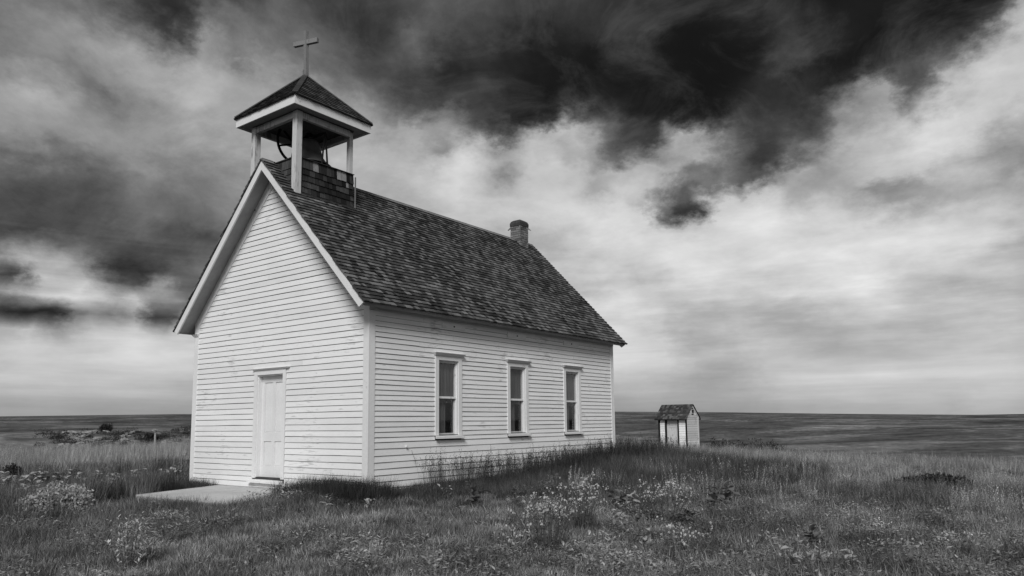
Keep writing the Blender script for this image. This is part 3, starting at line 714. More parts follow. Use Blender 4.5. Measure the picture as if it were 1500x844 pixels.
# small end of pipe through the boards left of the first window
mb = MB(); mb.tube([(0.015, .93, .70), (.05, .93, .70)], .02, 8); mb.build('pipe_end', M['trim'], church)

# front door
mb = MB()
d0, d1, z0, z1 = DOOR
for (a, b) in ((d0 - .10, d0), (d1, d1 + .09)): mb.box((a, -.030, z0 - .02), (b, -.001, z1 + .002))
mb.box((d0 - .10, -.029, z1 + .003), (d1 + .09, -.001, z1 + .095))
mb.box((d0 + .0005, -.0, z0), (d0 + .02, .118, z1)); mb.box((d1 - .02, -.0, z0), (d1 - .0005, .118, z1)); mb.box((d0 + .021, -.0, z1 - .02), (d1 - .021, .118, z1 - .0005))
dframe = mb.build('door_frame', M['trim'], church)
mb = MB(); mb.hexa([(d0 - .12, -.045, z1 + .097), (d1 + .15, -.045, z1 + .097), (d1 + .15, -.001, z1 + .097), (d0 - .12, -.001, z1 + .097), (d0 - .14, -.075, z1 + .13), (d1 + .22, -.075, z1 + .13), (d1 + .22, -.001, z1 + .135), (d0 - .14, -.001, z1 + .135)]); mb.build('head_moulding', M['trim'], dframe)
mb = MB(); mb.hexa([(d0 - .16, -.10, -.02), (d1 + .085, -.10, -.03), (d1 + .02, .115, -.02), (d0 - .02, .115, -.02), (d0 - .16, -.10, .022), (d1 + .085, -.10, .012), (d1 + .02, .115, .06), (d0 - .02, .115, .06)]); mb.build('threshold', M['trim'], dframe)
mb = MB(); y = .085; a, b = d0 + .022, d1 - .022; c = (a + b) / 2; zz0, zz1 = .067, z1 - .022; st = .105; th = .034
mb.box((a, y, zz0), (a + st, y + th, zz1)); mb.box((b - st, y, zz0), (b, y + th, zz1)); mb.box((c - .05, y, zz0 + .001), (c + .05, y + th, zz1 - .001))
for (p0, p1) in ((zz0 + .001, .30), (.80, .98), (zz1 - .13, zz1 - .001)):
    for (u0, u1) in ((a + st + .0005, c - .0505), (c + .0505, b - st - .0005)): mb.box((u0, y + .0008, p0), (u1, y + th - .001, p1))
mb.box((a + .02, y + .022, zz0 + .02), (b - .02, y + th - .002, zz1 - .02))
door = mb.build('door', M['trim'], church)
for (p0, p1) in ((.30, .80), (.98, zz1 - .13)):
    for (u0, u1) in ((a + st, c - .05), (c + .05, b - st)):
        mb = MB(); g_ = .03
        mb.poly([(u0 + .002, y + .021, p0 + .002), (u1 - .002, y + .021, p0 + .002), (u1 - .002, y + .021, p1 - .002), (u0 + .002, y + .021, p1 - .002), (u0 + g_, y + .012, p0 + g_), (u1 - g_, y + .013, p0 + g_), (u1 - g_, y + .013, p1 - g_), (u0 + g_, y + .012, p1 - g_)],
                [(0, 1, 5, 4), (1, 2, 6, 5), (2, 3, 7, 6), (3, 0, 4, 7), (4, 5, 6, 7), (3, 2, 1, 0)]); mb.build('door_panel', M['trim'], door)

# belfry on the front of the ridge
BX0, BX1, BY0, BY1 = -3.655, -2.085, -.135, 1.415
BXC, BYC = (BX0 + BX1) / 2, (BY0 + BY1) / 2
belfry = part_empty('belfry', church)
PW = .138; ZSOF = 7.52
for (x, y) in ((BX0, BY0), (BX1 - PW, BY0)):
    mb = MB()
    mb.hexa([(x, y, roof_z(x) - .02), (x + PW, y, roof_z(x + PW) - .02), (x + PW, y + PW, roof_z(x + PW) - .02), (x, y + PW, roof_z(x) - .02), (x, y, ZSOF - .001), (x + PW, y, ZSOF - .001), (x + PW, y + PW, ZSOF - .001), (x, y + PW, ZSOF - .001)]); mb.build('post', M['belfry_trim'], belfry)
for x in (BX0 + .07, BX1 - .165):      # the rear posts stand inside the shingled parapet
    mb = MB(); mb.box((x, BY1 - .105, 6.2), (x + .095, BY1 - .01, ZSOF - .001)); mb.build('post', M['belfry_trim'], belfry)
hb = ZSOF - .135
mb = MB(); mb.box((BX0 + PW + .001, BY0 + .02, hb), (BX1 - PW - .001, BY0 + PW - .04, ZSOF - .002)); mb.build('beam', M['belfry_trim'], belfry)
mb = MB(); mb.box((BX0 + PW + .001, BY1 - PW + .04, hb), (BX1 - PW - .001, BY1 - .02, ZSOF - .002)); mb.build('beam', M['belfry_trim'], belfry)
for x in (BX0 + .02, BX1 - PW + .04):
    mb = MB(); mb.box((x, BY0 + PW + .001, hb + .001), (x + PW - .06, BY1 - PW - .001, ZSOF - .003)); mb.build('beam', M['belfry_trim'], belfry)
# ceiling boards inside, soffit outside
mb = MB(); y = BY0 + .02; 
while y < BY1 - .03: mb.box((BX0 + .02, y, ZSOF + .001 + .004 * rnd.random()), (BX1 - .02, y + .095, ZSOF + .024)); y += .10
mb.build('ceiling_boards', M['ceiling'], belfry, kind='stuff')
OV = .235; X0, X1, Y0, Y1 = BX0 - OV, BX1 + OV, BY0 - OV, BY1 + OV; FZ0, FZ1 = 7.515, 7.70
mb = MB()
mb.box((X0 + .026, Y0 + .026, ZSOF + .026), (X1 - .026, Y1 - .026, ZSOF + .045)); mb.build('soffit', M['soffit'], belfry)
for i in range(4):
    mb = MB()
    if i == 0: mb.box((X0, Y0, FZ0), (X1, Y0 + .025, FZ1))
    if i == 1: mb.box((X1 - .025, Y0 + .0255, FZ0), (X1, Y1 - .0255, FZ1))
    if i == 2: mb.box((X0, Y1 - .025, FZ0), (X1, Y1, FZ1))
    if i == 3: mb.box((X0, Y0 + .0255, FZ0), (X0 + .025, Y1 - .0255, FZ1))
    mb.build('fascia', M['trim'], belfry)
AP = np.array((BXC, BYC, 8.77)); cs = [np.array(c) for c in ((X0 - .02, Y0 - .02, FZ1), (X1 + .02, Y0 - .02, FZ1), (X1 + .02, Y1 + .02, FZ1), (X0 - .02, Y1 + .02, FZ1))]
mb = MB(); mb.poly(cs + [AP], [(3, 2, 1, 0), (0, 1, 4), (1, 2, 4), (2, 3, 4), (3, 0, 4)]); broof = mb.build('roof', M['dark_inside'], belfry)
mb = MB(); r = random.Random(21); NR = 13
for i in range(4):
    A_, B_ = cs[i], cs[(i + 1) % 4]; mid_ = (A_ + B_) / 2; upv = AP - mid_; H_ = np.linalg.norm(upv); upv /= H_; al = (B_ - A_); L_ = np.linalg.norm(al); al /= L_; nrm = np.cross(al, upv)
    if nrm[2] < 0: nrm = -nrm
    for k in range(NR):
        a0 = k * H_ / NR - .02; a1 = min(H_, a0 + H_ / NR * 1.8); w0 = L_ / 2 * (1 - max(a0, 0) / H_); w1 = L_ / 2 * (1 - a1 / H_); u = -w0
        while u < w0 - .01:
            w = min(r.choice(SHW), w0 - u); v0, v1 = u + .003, u + w - .003
            c0, c1 = np.clip(v0, -w1, w1), np.clip(v1, -w1, w1)
            j = r.uniform(-.006, .006); th = .016
            q = lambda uu, aa, hh: mid_ + al * uu + upv * aa + nrm * hh
            mb.hexa([q(v0, a0 + j, .002), q(v1, a0 + j, .002), q(c1, a1, -.004), q(c0, a1, -.004), q(v0, a0 + j, .014 + th + r.uniform(0, .006)), q(v1, a0 + j, .014 + th), q(c1, a1, .002), q(c0, a1, .002)])
            u += w
mb.build('shingle_courses', M['belfry_shingles'], belfry, kind='stuff')
mb = MB()
for i in range(4):
    e = cs[i]; d = AP - e; mb.bar(e + np.array((0, 0, .03)) + d * .0, AP + np.array((0, 0, .02)), .11, .022)
mb.build('hip_cap', M['flash'], belfry)
# shingled parapet: the two faces one can see piece by piece
PT = 6.555; px1 = BX1 - .03; py0 = BY0 + .045
mb = MB(); mb.prism([(px1 - .03, py0 + .03, 5.75), (px1 - .03, BY1 - .05, 5.75), (px1 - .03, BY1 - .05, PT - .01), (px1 - .03, py0 + .03, PT - .01)], (-.04, 0, 0))
for s_, xe_ in ((1, px1 - .071), (-1, BX0 + .06)):
    mb.prism([(xe_, py0 + .03, roof_z(xe_) - .04), (xe_, py0 + .03, PT - .012), (XC + s_ * .03, py0 + .03, PT - .012), (XC + s_ * .03, py0 + .03, PT - .05)], (0, .04, 0))
mb.prism([(BX0 + .06, BY1 - .09, 5.6), (px1 - .071, BY1 - .09, 5.6), (px1 - .071, BY1 - .09, PT - .012), (BX0 + .06, BY1 - .09, PT - .012)], (0, .04, 0))
mb.box((BX0 + .06, py0 + .071, 5.6), (BX0 + .1, BY1 - .0905, PT - .012))
mb.build('parapet', M['dark_inside'], belfry)
r = random.Random(31); nb = 0; farb = MB()
rows = [(5.70, 5.86), (5.83, 5.99), (5.96, 6.12), (6.09, 6.25), (6.22, 6.385), (6.35, PT)]
for k, (z0, z1) in enumerate(rows):
    u = py0 + r.uniform(-.02, .0)
    while u < BY1 - .04:
        w = r.choice([.075, .09, .10, .115, .13, .145]); w = min(w, BY1 - u); e = .005
        if BY1 - (u + w) < .05: w = BY1 - u
        j = r.uniform(-.008, .008); o = r.uniform(.0, .006)
        pale = (k == 5 and (.28 < u < .42 or .92 < u < 1.12)) or (k == 4 and 1.1 < u < 1.22)
        mb = MB(); x = px1 - .03
        mb.hexa([(x, u + e, z0 + j), (x + .028 + o, u + e, z0 + j), (x + .028 + o, u + w - e, z0 + j), (x, u + w - e, z0 + j), (x, u + e, z1), (x + .010, u + e, z1), (x + .010, u + w - e, z1), (x, u + w - e, z1)])
        ob = mb.build('shingle', M['pale_shingle' if pale else 'belfry_shingle'], belfry); nb += 1
        if pale: ob['label'] = 'pale newer shingle'
        u += w
    u = XC - .1 if k > 1 else XC + .1
    while u < px1 - .03:
        w = min(r.choice([.10, .12, .14]), px1 - .03 - u); y = py0 + .03
        za, zb_ = max(z0, roof_z(u) - .05), max(z0, roof_z(u + w) - .05)
        if w > .03 and roof_z(u + w) < z1 - .02 and za < z1:
            mb = MB(); mb.hexa([(u + .004, y - .028, za), (u + w - .004, y - .028, zb_), (u + w - .004, y, zb_), (u + .004, y, za), (u + .004, y - .010, z1), (u + w - .004, y - .010, z1), (u + w - .004, y, z1), (u + .004, y, z1)])
            mb.build('shingle', M['belfry_shingle'], belfry); nb += 1
        u += w
    for u0, u1, ff in ((BX0 + .1, BX1 - .1, 'b'), (BY0 + .1, BY1 - .1, 'l')):
        u = u0
        while u < u1:
            w = .12
            if ff == 'b': farb.box((u, BY1 - .05, z0), (u + w - .006, BY1 - .03, z1))
            else: farb.box((BX0 + .035, u, z0), (BX0 + .06, u + w - .006, z1))
            u += w
farb.build('shingle_courses', M['belfry_shingles'], belfry, kind='stuff')
mb = MB(); mb.box((px1 - .08, py0 + .02, PT + .001), (px1 + .012, BY1 + .0, PT + .014)); mb.box((BX0 + PW + .01, py0 - .005, PT + .001), (px1 - .081, py0 + .08, PT + .021)); mb.build('coping', M['flash'], belfry)
mb = MB(); mb.box((px1 + .0, py0 + .10, roof_z(px1) - .01), (px1 + .05, BY1 + .01, roof_z(px1) + .035)); mb.build('flashing', M['flash'], belfry)
mb = MB(); zb = roof_z(BX1) - .02
mb.box((BX1 - .012, BY1 + .001, zb), (BX1 + .014, BY1 + .02, 6.5)); mb.build('metal_strip', M['metal_strip'], belfry)

# cross
cross = part_empty('cross', church)
cb = np.array((BXC + .03, BYC, 8.70)); ct = np.array((BXC - .02, BYC + .0, 9.82))
mb = MB(); mb.bar(cb, ct, .085, .075, (0, 1, 0)); mb.build('upright', M['cross'], cross)
ac = cb + (ct - cb) * .76
mb = MB(); d = np.array((.31, .08, -.010)); mb.bar(ac - d, ac + d, .075, .10); mb.build('crossarm', M['cross'], cross)
mb = MB(); mb.bar(cb + np.array((-.05, -.05, 0)), cb + np.array((-.05, -.05, .20)), .03, .02, (0, 1, 0)); mb.build('cleat', M['cross'], cross)

# bell with its wheel, hung in iron stands inside the belfry
BC = np.array((-2.74, .66, 6.70))
bell = thing('bell', 'dark iron church bell with spoked wheel hanging in the open belfry', 'bell', tuple(BC))
mb = MB(); prof = [(0, .58), (.07, .575), (.14, .55), (.18, .50), (.20, .42), (.215, .32), (.245, .20), (.30, .10), (.37, .03), (.395, .0), (.385, -.005), (.34, .04), (.25, .12)]
nseg = 32; V_ = []; F_ = []
for (rr_, z_) in prof:
    for k in range(nseg): V_.append((BC[0] + 1.3 * rr_ * math.cos(2 * PI * k / nseg), BC[1] + 1.3 * rr_ * math.sin(2 * PI * k / nseg), BC[2] - .03 + z_ * 1.05))
for i in range(len(prof) - 1):
    for k in range(nseg): F_.append((i * nseg + k, i * nseg + (k + 1) % nseg, (i + 1) * nseg + (k + 1) % nseg, (i + 1) * nseg + k))
mb.poly(V_, F_); mb.build('bell_body', M['bronze'], bell, smooth=True)
yk = np.array((0, 0, .60))
mb = MB(); mb.tube([BC + yk + np.array((-.52, 0, .0)), BC + yk + np.array((-.2, 0, .0)), BC + yk + np.array((0, 0, .10)), BC + yk + np.array((.2, 0, .0)), BC + yk + np.array((.57, 0, .0))], [.025, .04, .05, .04, .025], 8); mb.build('yoke', M['iron'], bell)
mb = MB(); wc = BC + yk + np.array((-.50, 0, 0)); mb_pts = []; RW = .43
ringp = [wc + np.array((0, RW * math.cos(a), RW * math.sin(a))) for a in np.linspace(0, 2 * PI, 41)]
mb.tube(ringp, .03, 6, cap=False); mb.build('wheel', M['iron'], bell, smooth=True)
for k in range(6):
    a = k * PI / 3 + .35; mb = MB(); mb.tube([wc, wc + np.array((0, RW * math.cos(a), RW * math.sin(a)))], .022, 6); mb.build('spoke', M['iron'], bell)
for sx in (-.40, .56):
    mb = MB()
    for sy in (-.09, .09):
        mb.tube([BC + np.array((sx, sy, -.30)), BC + np.array((sx, sy * .45, .25)), BC + np.array((sx, 0, .60))], [.024, .02, .02], 6)
    mb.build('stand', M['iron'], bell)

# concrete slab before the door
sl_ = MB()
sl_.hexa([(-4.61, -1.80, -.55), (-1.35, -1.84, -.55), (-1.35, -.03, -.55), (-4.61, -.03, -.55), (-4.61, -1.80, -.185), (-1.35, -1.84, -.17), (-1.35, -.03, -.115), (-4.61, -.03, -.122)])
slab = sl_.build('concrete_slab', M['concrete'], origin=(-3, -.9, -.3)); tag(slab, 'low grey concrete slab on the grass before the church door', 'slab')
bv = slab.modifiers.new('bevel', 'BEVEL'); bv.width = .018; bv.segments = 2

ORD = ['first', 'second', 'third', 'fourth', 'fifth', 'sixth', 'seventh', 'eighth', 'ninth', 'tenth', 'eleventh', 'twelfth']

# ------------------------------------------------------------------ the outhouse
OD = 42.0
_d = ray(1006.5, 640); _d = np.array((_d[0], _d[1], 0)); _d /= np.linalg.norm(_d)
OC = CAM * np.array((1, 1, 0)) + _d * OD; OC[2] = gz(OC[0], OC[1]) - .03
_right = np.array((_d[1], -_d[0], 0)); _t = math.radians(27)
OXA = _right * math.cos(_t) - _d * math.sin(_t); OYA = _d * math.cos(_t) + _right * math.sin(_t)
OW, ODP, OEV, ORG_ = 1.74, 1.48, 2.12, 2.80                     # width, depth, eave height, ridge height
def op(x, y, z): return OC + OXA * x + OYA * y + np.array((0, 0, 1.0)) * z       # x: 0 at the right front corner, negative to the left
def obox(mb, lo, hi):
    x0, y0, z0 = lo; x1, y1, z1 = hi
    mb.hexa([op(*q) for q in ((x0, y0, z0), (x1, y0, z0), (x1, y1, z0), (x0, y1, z0), (x0, y0, z1), (x1, y0, z1), (x1, y1, z1), (x0, y1, z1))])
oh = thing('outhouse', 'small weathered outhouse with shingled roof standing in the grass beyond the church', 'outhouse', tuple(OC))
dx0, dx1 = -1.26, -.56
mb = MB()
obox(mb, (-OW + .02, .03, -.2), (dx0, .08, OEV)); obox(mb, (dx1, .03, -.2), (-.02, .08, OEV)); obox(mb, (dx0 + .0005, .03, 2.0), (dx1 - .0005, .08, OEV))
for x0, x1 in ((-OW + .021, -OW + .07), (-.07, -.021)):
    mb.hexa([op(*q) for q in ((x0, .081, -.2), (x1, .081, -.2), (x1, ODP - .02, -.2), (x0, ODP - .02, -.2), (x0, .081, OEV), (x1, .081, OEV), (x1, ODP - .02, OEV), (x0, ODP - .02, OEV))])
    mb.prism([op(x0, .04, OEV + .001), op(x0, ODP - .02, OEV + .001), op(x0, ODP / 2, ORG_ - .06)], OXA * (x1 - x0))
obox(mb, (-OW + .071, ODP - .07, -.2), (-.071, ODP - .021, OEV))
ow = mb.build('wall', M['dark_inside'], oh)
mb = MB(); r = random.Random(3); z = -.1; e = .128
while z < OEV - .02:
    z1 = min(z + e, OEV)
    for x0, x1 in ((-OW + .09, dx0 - .09), (dx1 + .08, -.08)):
        j = r.uniform(-.004, .004)
        mb.hexa([op(*q) for q in ((x0, .008, z + .008 + j), (x1, .008, z + .008 - j), (x1, .03, z + .008), (x0, .03, z + .008), (x0, .022, z1), (x1, .022, z1), (x1, .03, z1), (x0, .03, z1))])
    z += e
mb.build('siding_boards', mat_paint('worn_outhouse_siding', .84, .34, (3, 3, 9), wear=.5, scale=1.4, island=True, spread=.12), ow, kind='stuff')
mb = MB(); z = -.1
while z < ORG_ - .16:
    z1 = z + e
    def half(zz): return ODP / 2 - .03 if zz < OEV else max(.02, (ODP / 2 - .03) * (ORG_ - .05 - zz) / (ORG_ - .05 - OEV))
    for a, b in ((-1, 1),):
        h0, h1 = half(z), half(z1); c = ODP / 2
        spans = [(-h0, h0, -h1, h1)] if not (z < 2.48 and z1 > 2.33) else [(-h0, -.102, -h1, -.102), (.202, h0, .202, h1)]
        for (u0, u1, t0, t1) in spans:
            if u1 - u0 < .03: continue
            mb.hexa([op(*q) for q in ((-.02, c + u0, z + .008), (.0, c + u0, z + .008), (.0, c + u1, z + .008), (-.02, c + u1, z + .008), (-.02, c + t0, z1), (-.012, c + t0, z1), (-.012, c + t1, z1), (-.02, c + t1, z1))])
    z += e
mb.build('siding_boards', mat_paint('bare_outhouse_siding', .64, .22, (3, 3, 9), wear=.75, scale=1.2, island=True, spread=.18), ow, kind='stuff')
for x0, x1 in ((-OW - .02, -OW + .08), (dx0 - .085, dx0), (dx1, dx1 + .075), (-.075, .012)):
    mb = MB(); obox(mb, (x0, -.005, -.15), (x1, .026, OEV - .01)); mb.build('corner_trim', M['black_trim'], oh)
mb = MB(); obox(mb, (-.018, ODP - .12, -.15), (.014, ODP - .01, OEV)); mb.build('corner_trim', M['outhouse'], oh)
for s in (-1, 1):
    mb = MB(); c = ODP / 2; mb.prism([op(.001, c + s * .02, ORG_ - .06), op(.001, c + s * (c + .04), OEV - .05), op(.001, c + s * (c + .04), OEV - .14), op(.001, c + s * .02, ORG_ - .16)], OXA * .02); mb.build('rake_trim', M['outhouse'], oh)
mb = MB(); obox(mb, (-.06, ODP / 2 - .10, 2.32), (-.002, ODP / 2 + .20, 2.50)); vent = mb.build('vent', M['dark_inside'], oh)
mb = MB()
for a in ((-.13, -.101), (.201, .23)): obox(mb, (-.021, ODP / 2 + a[0], 2.29), (.008, ODP / 2 + a[1], 2.53))
obox(mb, (-.021, ODP / 2 - .1005, 2.501), (.007, ODP / 2 + .2005, 2.53)); obox(mb, (-.021, ODP / 2 - .1005, 2.29), (.007, ODP / 2 + .2005, 2.319)); mb.build('vent_frame', M['outhouse'], vent)
mb = MB(); dz0 = -.1
obox(mb, (dx0 + .001, .09, dz0), (dx0 + .10, .12, 1.96)); obox(mb, (dx1 - .10, .09, dz0), (dx1 - .001, .12, 1.96))
for a, b in ((dz0, .12), (.38, .50), (.78, .9), (1.52, 1.62), (1.86, 1.959)): obox(mb, (dx0 + .1005, .091, a), (dx1 - .1005, .119, b))
obox(mb, (dx0 + .02, .112, dz0 + .02), (dx1 - .02, .118, 1.94))
od = mb.build('door', M['outhouse_door'], oh)
mb = MB()
for a, b in ((.905, 1.515), (.505, .775), (.125, .375), (1.625, 1.855)): obox(mb, (dx0 + .125, .100, a + .02), (dx1 - .125, .111, b - .02))
mb.build('door_panel', M['outhouse_door'], od)
mb = MB(); mb.tube([op(dx0 + .06, .088, .95), op(dx0 + .06, .05, .95)], .025, 8); mb.build('knob', M['iron'], od)
mb = MB()
for s in (-1, 1):
    c = ODP / 2; ov = .16; se = (ORG_ - OEV) / (c + .0)
    f = lambda x, t, h: op(x, c + s * (c + ov) * (1 - t), OEV - ov * se + (ORG_ - OEV + ov * se) * t + h)
    x0, x1 = -OW - .16, .055
    mb.hexa([f(x0, 0, -.035), f(x1, 0, -.035), f(x1, 1, -.035), f(x0, 1, -.035), f(x0, 0, .012), f(x1, 0, .012), f(x1, 1, .012), f(x0, 1, .012)])
orf = mb.build('roof', M['black_trim'], oh)
mb = MB(); r = random.Random(9)
for s in (-1, 1):
    for k in range(9):
        x = x0 - .01
        while x < x1:
            w = min(r.choice([.10, .13, .16, .19]), x1 + .02 - x); t0 = k / 9 - .015; t1 = min(1.0, t0 + .19); j = r.uniform(-.02, .02)
            f = lambda xx, t, h: op(xx, ODP / 2 + s * (ODP / 2 + .16) * (1 - t), OEV - .16 * se + (ORG_ - OEV + .16 * se) * t + h)
            mb.hexa([f(x + .005, t0 + j, .014), f(x + w - .005, t0 + j, .014), f(x + w - .005, t1, .010), f(x + .005, t1, .010), f(x + .005, t0 + j, .040 + r.uniform(0, .01)), f(x + w - .005, t0 + j, .040), f(x + w - .005, t1, .018), f(x + .005, t1, .018)])
            x += w
mb.build('shingle_courses', mat_shingle('outhouse_shingles', .02, .13, True), orf, kind='stuff')

# ------------------------------------------------------------------ far rocks, bushes, old post
def rock_mesh(seed):
    r = np.random.default_rng(seed); mb = MB(); n, m_ = 9, 6; V = []
    for j in range(m_ + 1):
        t = PI * j / m_
        for i in range(n):
            a = 2 * PI * i / n; k = 1 + r.uniform(-.28, .28); V.append((k * math.sin(t) * math.cos(a), k * math.sin(t) * math.sin(a) * .8, k * math.cos(t) * .62))
    mb.poly(V, [(j * n + i, j * n + (i + 1) % n, (j + 1) * n + (i + 1) % n, (j + 1) * n + i) for j in range(m_) for i in range(n)])
    return mb.mesh('rock', M['stone'])
RM = [rock_mesh(s) for s in range(4)]
r = random.Random(5)
for k in range(60):
    px = r.choice([r.uniform(92, 200), r.uniform(180, 282), r.uniform(92, 130)]); R_ = r.uniform(204, 243); d = ray(px, 600); d = np.array((d[0], d[1])); d /= np.linalg.norm(d)
    x, y = CAM[0] + d[0] * R_, CAM[1] + d[1] * R_
    o = bpy.data.objects.new('rock', RM[k % 4]); COL.objects.link(o); s = r.uniform(.4, 1.4)
    o.location = (x, y, gz(x, y) + s * .1); o.scale = (s * r.uniform(.8, 1.5), s, s * r.uniform(.5, 1.0)); o.rotation_euler = (r.uniform(-.3, .3), r.uniform(-.3, .3), r.uniform(0, 6))
    tag(o, 'pale rock jutting from the far dark bank left of the church', 'rock', 'pale rocks on the far bank')

def leaf_cloud(mb, rr, c, rad, n, size, flat=1.0, shell=.55):
    for _ in range(n):
        v = rr.normal(size=3); v /= np.linalg.norm(v); v[2] = abs(v[2]) if flat < 0 else v[2]
        p = np.array(c) + v * np.array(rad) * (shell + (1 - shell) * rr.random())
        a = rr.normal(size=3); a /= np.linalg.norm(a); a = a + v * .6; a /= np.linalg.norm(a); b = np.cross(a, rr.normal(size=3)); b /= np.linalg.norm(b); s = size * rr.uniform(.6, 1.4)
        mb.poly([p - b * s * .35, p + a * s * .5 - b * s * .0 - b * s * .30, p + a * s, p + a * s * .5 + b * s * .30], [(0, 1, 2, 3)])
def bush(name, label, px, py, R_, w, h, n, size, leafmat, cat='bush', group=None, lumps=7, seed=1, loc=None):
    if loc is None:
        d = ray(px, py); d = np.array((d[0], d[1])); d /= np.linalg.norm(d); loc = (CAM[0] + d[0] * R_, CAM[1] + d[1] * R_)
    x, y = loc; z = gz(x, y); rr = np.random.default_rng(seed)
    t = thing(name, label, cat, (x, y, z), group)
    mb = MB(); st = MB()
    for k in range(lumps):
        a = rr.uniform(0, 6.28); q = rr.uniform(0, .62) ** .7; c = (x + math.cos(a) * q * w * .5, y + math.sin(a) * q * w * .5, z + h * rr.uniform(.38, .66) * (1 - .4 * q))
        leaf_cloud(mb, rr, c, (w * .25 * rr.uniform(.7, 1.2), w * .25 * rr.uniform(.7, 1.2), h * .34), n // lumps, size, shell=.35)
        st.tube([(x + rr.uniform(-.04, .04) * w, y + rr.uniform(-.04, .04) * w, z - .05), ((x + c[0]) / 2, (y + c[1]) / 2, z + h * .2), c], [.02 * w + .004, .014 * w + .003, .006 * w], 5)
    st.build('stems', M['bark'], t); mb.build('foliage', leafmat, t, kind='stuff')
    return t
bush('bush', 'round dark bush alone on top of the far rocky bank', 155, 625, 250, 5.4, 3.0, 2600, .35, M['leaf_dark'], seed=2)
bush('bush', 'dark bush low among the far rocks beside the old fence post', 222, 640, 214, 4.6, 3.4, 2400, .35, M['leaf_dark'], seed=3)
def hgt(px, R_, top):
    d = ray(px, top); hd = math.hypot(d[0], d[1]); return CAM[2] + d[2] / hd * R_ - gz(CAM[0] + d[0] / hd * R_, CAM[1] + d[1] / hd * R_)
for k, (px, R_, w, h) in enumerate(((1042, 62, 3.6, 636), (1062, 64, 3.8, 638), (1084, 66, 3.6, 640), (1113, 64, 3.4, 632), (1130, 66, 3.0, 637))):
    bush('shrub', 'dark low shrub beyond the grass right of the outhouse, %s from the outhouse' % ORD[k], px, 640, R_, w, hgt(px, R_, h) * 1.04, 3200, .15, M['leaf_dark'], 'shrub', 'dark shrubs right of the outhouse', seed=20 + k)
for k, (px, R_, w, h) in enumerate(((946, 70, 3.0, 638), (957, 66, 2.6, 640))):
    bush('shrub', 'dark low shrub behind the outhouse on its left, %s' % ('farther from it' if k == 0 else 'nearer to it'), px, 640, R_, w, hgt(px, R_, h) * 1.04, 2600, .15, M['leaf_dark'], 'shrub', 'dark shrubs left of the outhouse', seed=40 + k)
mb = MB(); rr = np.random.default_rng(77)
for k in range(130):
    px_ = rr.uniform(60, 284); R_ = rr.uniform(196, 244); d = ray(px_, 600); d = np.array((d[0], d[1])); d /= np.linalg.norm(d); x, y = CAM[0] + d[0] * R_, CAM[1] + d[1] * R_; s = rr.uniform(.8, 2.2)
    leaf_cloud(mb, rr, (x, y, gz(x, y) + .2 * s), (s * 1.2, s * 1.2, s * .55), 170, .26)
tag(mb.build('scrub', M['leaf_dark']), kind='stuff')
d = ray(227, 640); d = np.array((d[0], d[1])); d /= np.linalg.norm(d); x, y = CAM[0] + d[0] * 56, CAM[1] + d[1] * 56; z = gz(x, y)
mb = MB(); mb.tube([(x, y, z - .2), (x + .02, y, z + .9), (x + .03, y, z + 1.75)], [.075, .07, .06], 7)
tag(mb.build('fence_post', M['oldpost'], origin=(x, y, z)), 'old wooden fence post on the grass edge left of the church', 'post')

# ------------------------------------------------------------------ single plants
def leaf_mesh(name, mat, L=.13, Wd=.05, bend=.35, fold=.25):
    mb = MB(); n = 5; V = []
    for i in range(n + 1):
        t = i / n; w = Wd * math.sin(PI * min(1, t * .93 + .07)) ** .8 * (1 if i < n else .05); zc = L * (t * .25 - bend * t * t)
        V += [(t * L, -w, zc + w * fold), (t * L, 0, zc), (t * L, w, zc + w * fold)]
    F = []
    for i in range(n): a = i * 3; F += [(a, a + 1, a + 4, a + 3), (a + 1, a + 2, a + 5, a + 4)]
    mb.poly(V, F); return mb.mesh(name, mat)
LEAF = {k: [leaf_mesh('leaf', M[m_], L, w, b) for L, w, b in ((.16, .045, .45), (.13, .040, .3), (.11, .036, .6))] for k, m_ in (('pale', 'leaf_pale'), ('mid', 'leaf_mid'))}
def weed(px, py, size, label, kind='pale', group=None, seed=0, nst=3, nl=6, loc=None, lean=.2):
    p = on_ground(px, py); x, y, z = p; rr = random.Random(seed); t = thing('broadleaf_weed', label, 'weed', (x, y, z), group)
    st = MB(); leaves = []
    for s in range(nst):
        a = rr.uniform(0, 6.28); h = size * rr.uniform(.6, 1.0); le = rr.uniform(.1, lean + .3) * h
        tip = np.array((x + math.cos(a) * le, y + math.sin(a) * le, z + h)); b = np.array((x + rr.uniform(-.03, .03), y + rr.uniform(-.03, .03), z - .03))
        mid_ = (b + tip) / 2 + np.array((0, 0, h * .08)); st.tube([b, mid_, tip], [.006, .005, .003], 5)
        for k in range(nl):
            q = .18 + .82 * k / (nl - 1); pt = b + (mid_ - b) * min(1, q * 2) if q < .5 else mid_ + (tip - mid_) * (q * 2 - 1)
            leaves.append((pt, k * 1.57 + rr.uniform(-.4, .4) + a, (1.15 - .45 * q) * rr.uniform(.8, 1.2), rr.uniform(-.9, .25)))
    st.build('stem', M['stalk'], t)
    for pt, a, s, pit in leaves:
        o = bpy.data.objects.new('leaf', rr.choice(LEAF[kind])); COL.objects.link(o); o.parent = t; o.location = pt - np.array((x, y, z)); o.rotation_euler = (rr.uniform(-.35, .35), pit, a)
        k = s * size / .28; o.scale = (k, k * rr.uniform(.8, 1.15), k)
    return t
G1 = 'pale broad leaved weeds in the bank left of the slab'
BANK = ((12, 706, .3), (38, 709, .3), (62, 702, .3), (88, 705, .32), (108, 697, .32), (128, 709, .3), (152, 706, .3), (178, 709, .3), (205, 703, .32), (222, 708, .3), (243, 705, .34), (262, 695, .34), (35, 728, .3), (14, 740, .28), (150, 722, .28), (60, 722, .28))
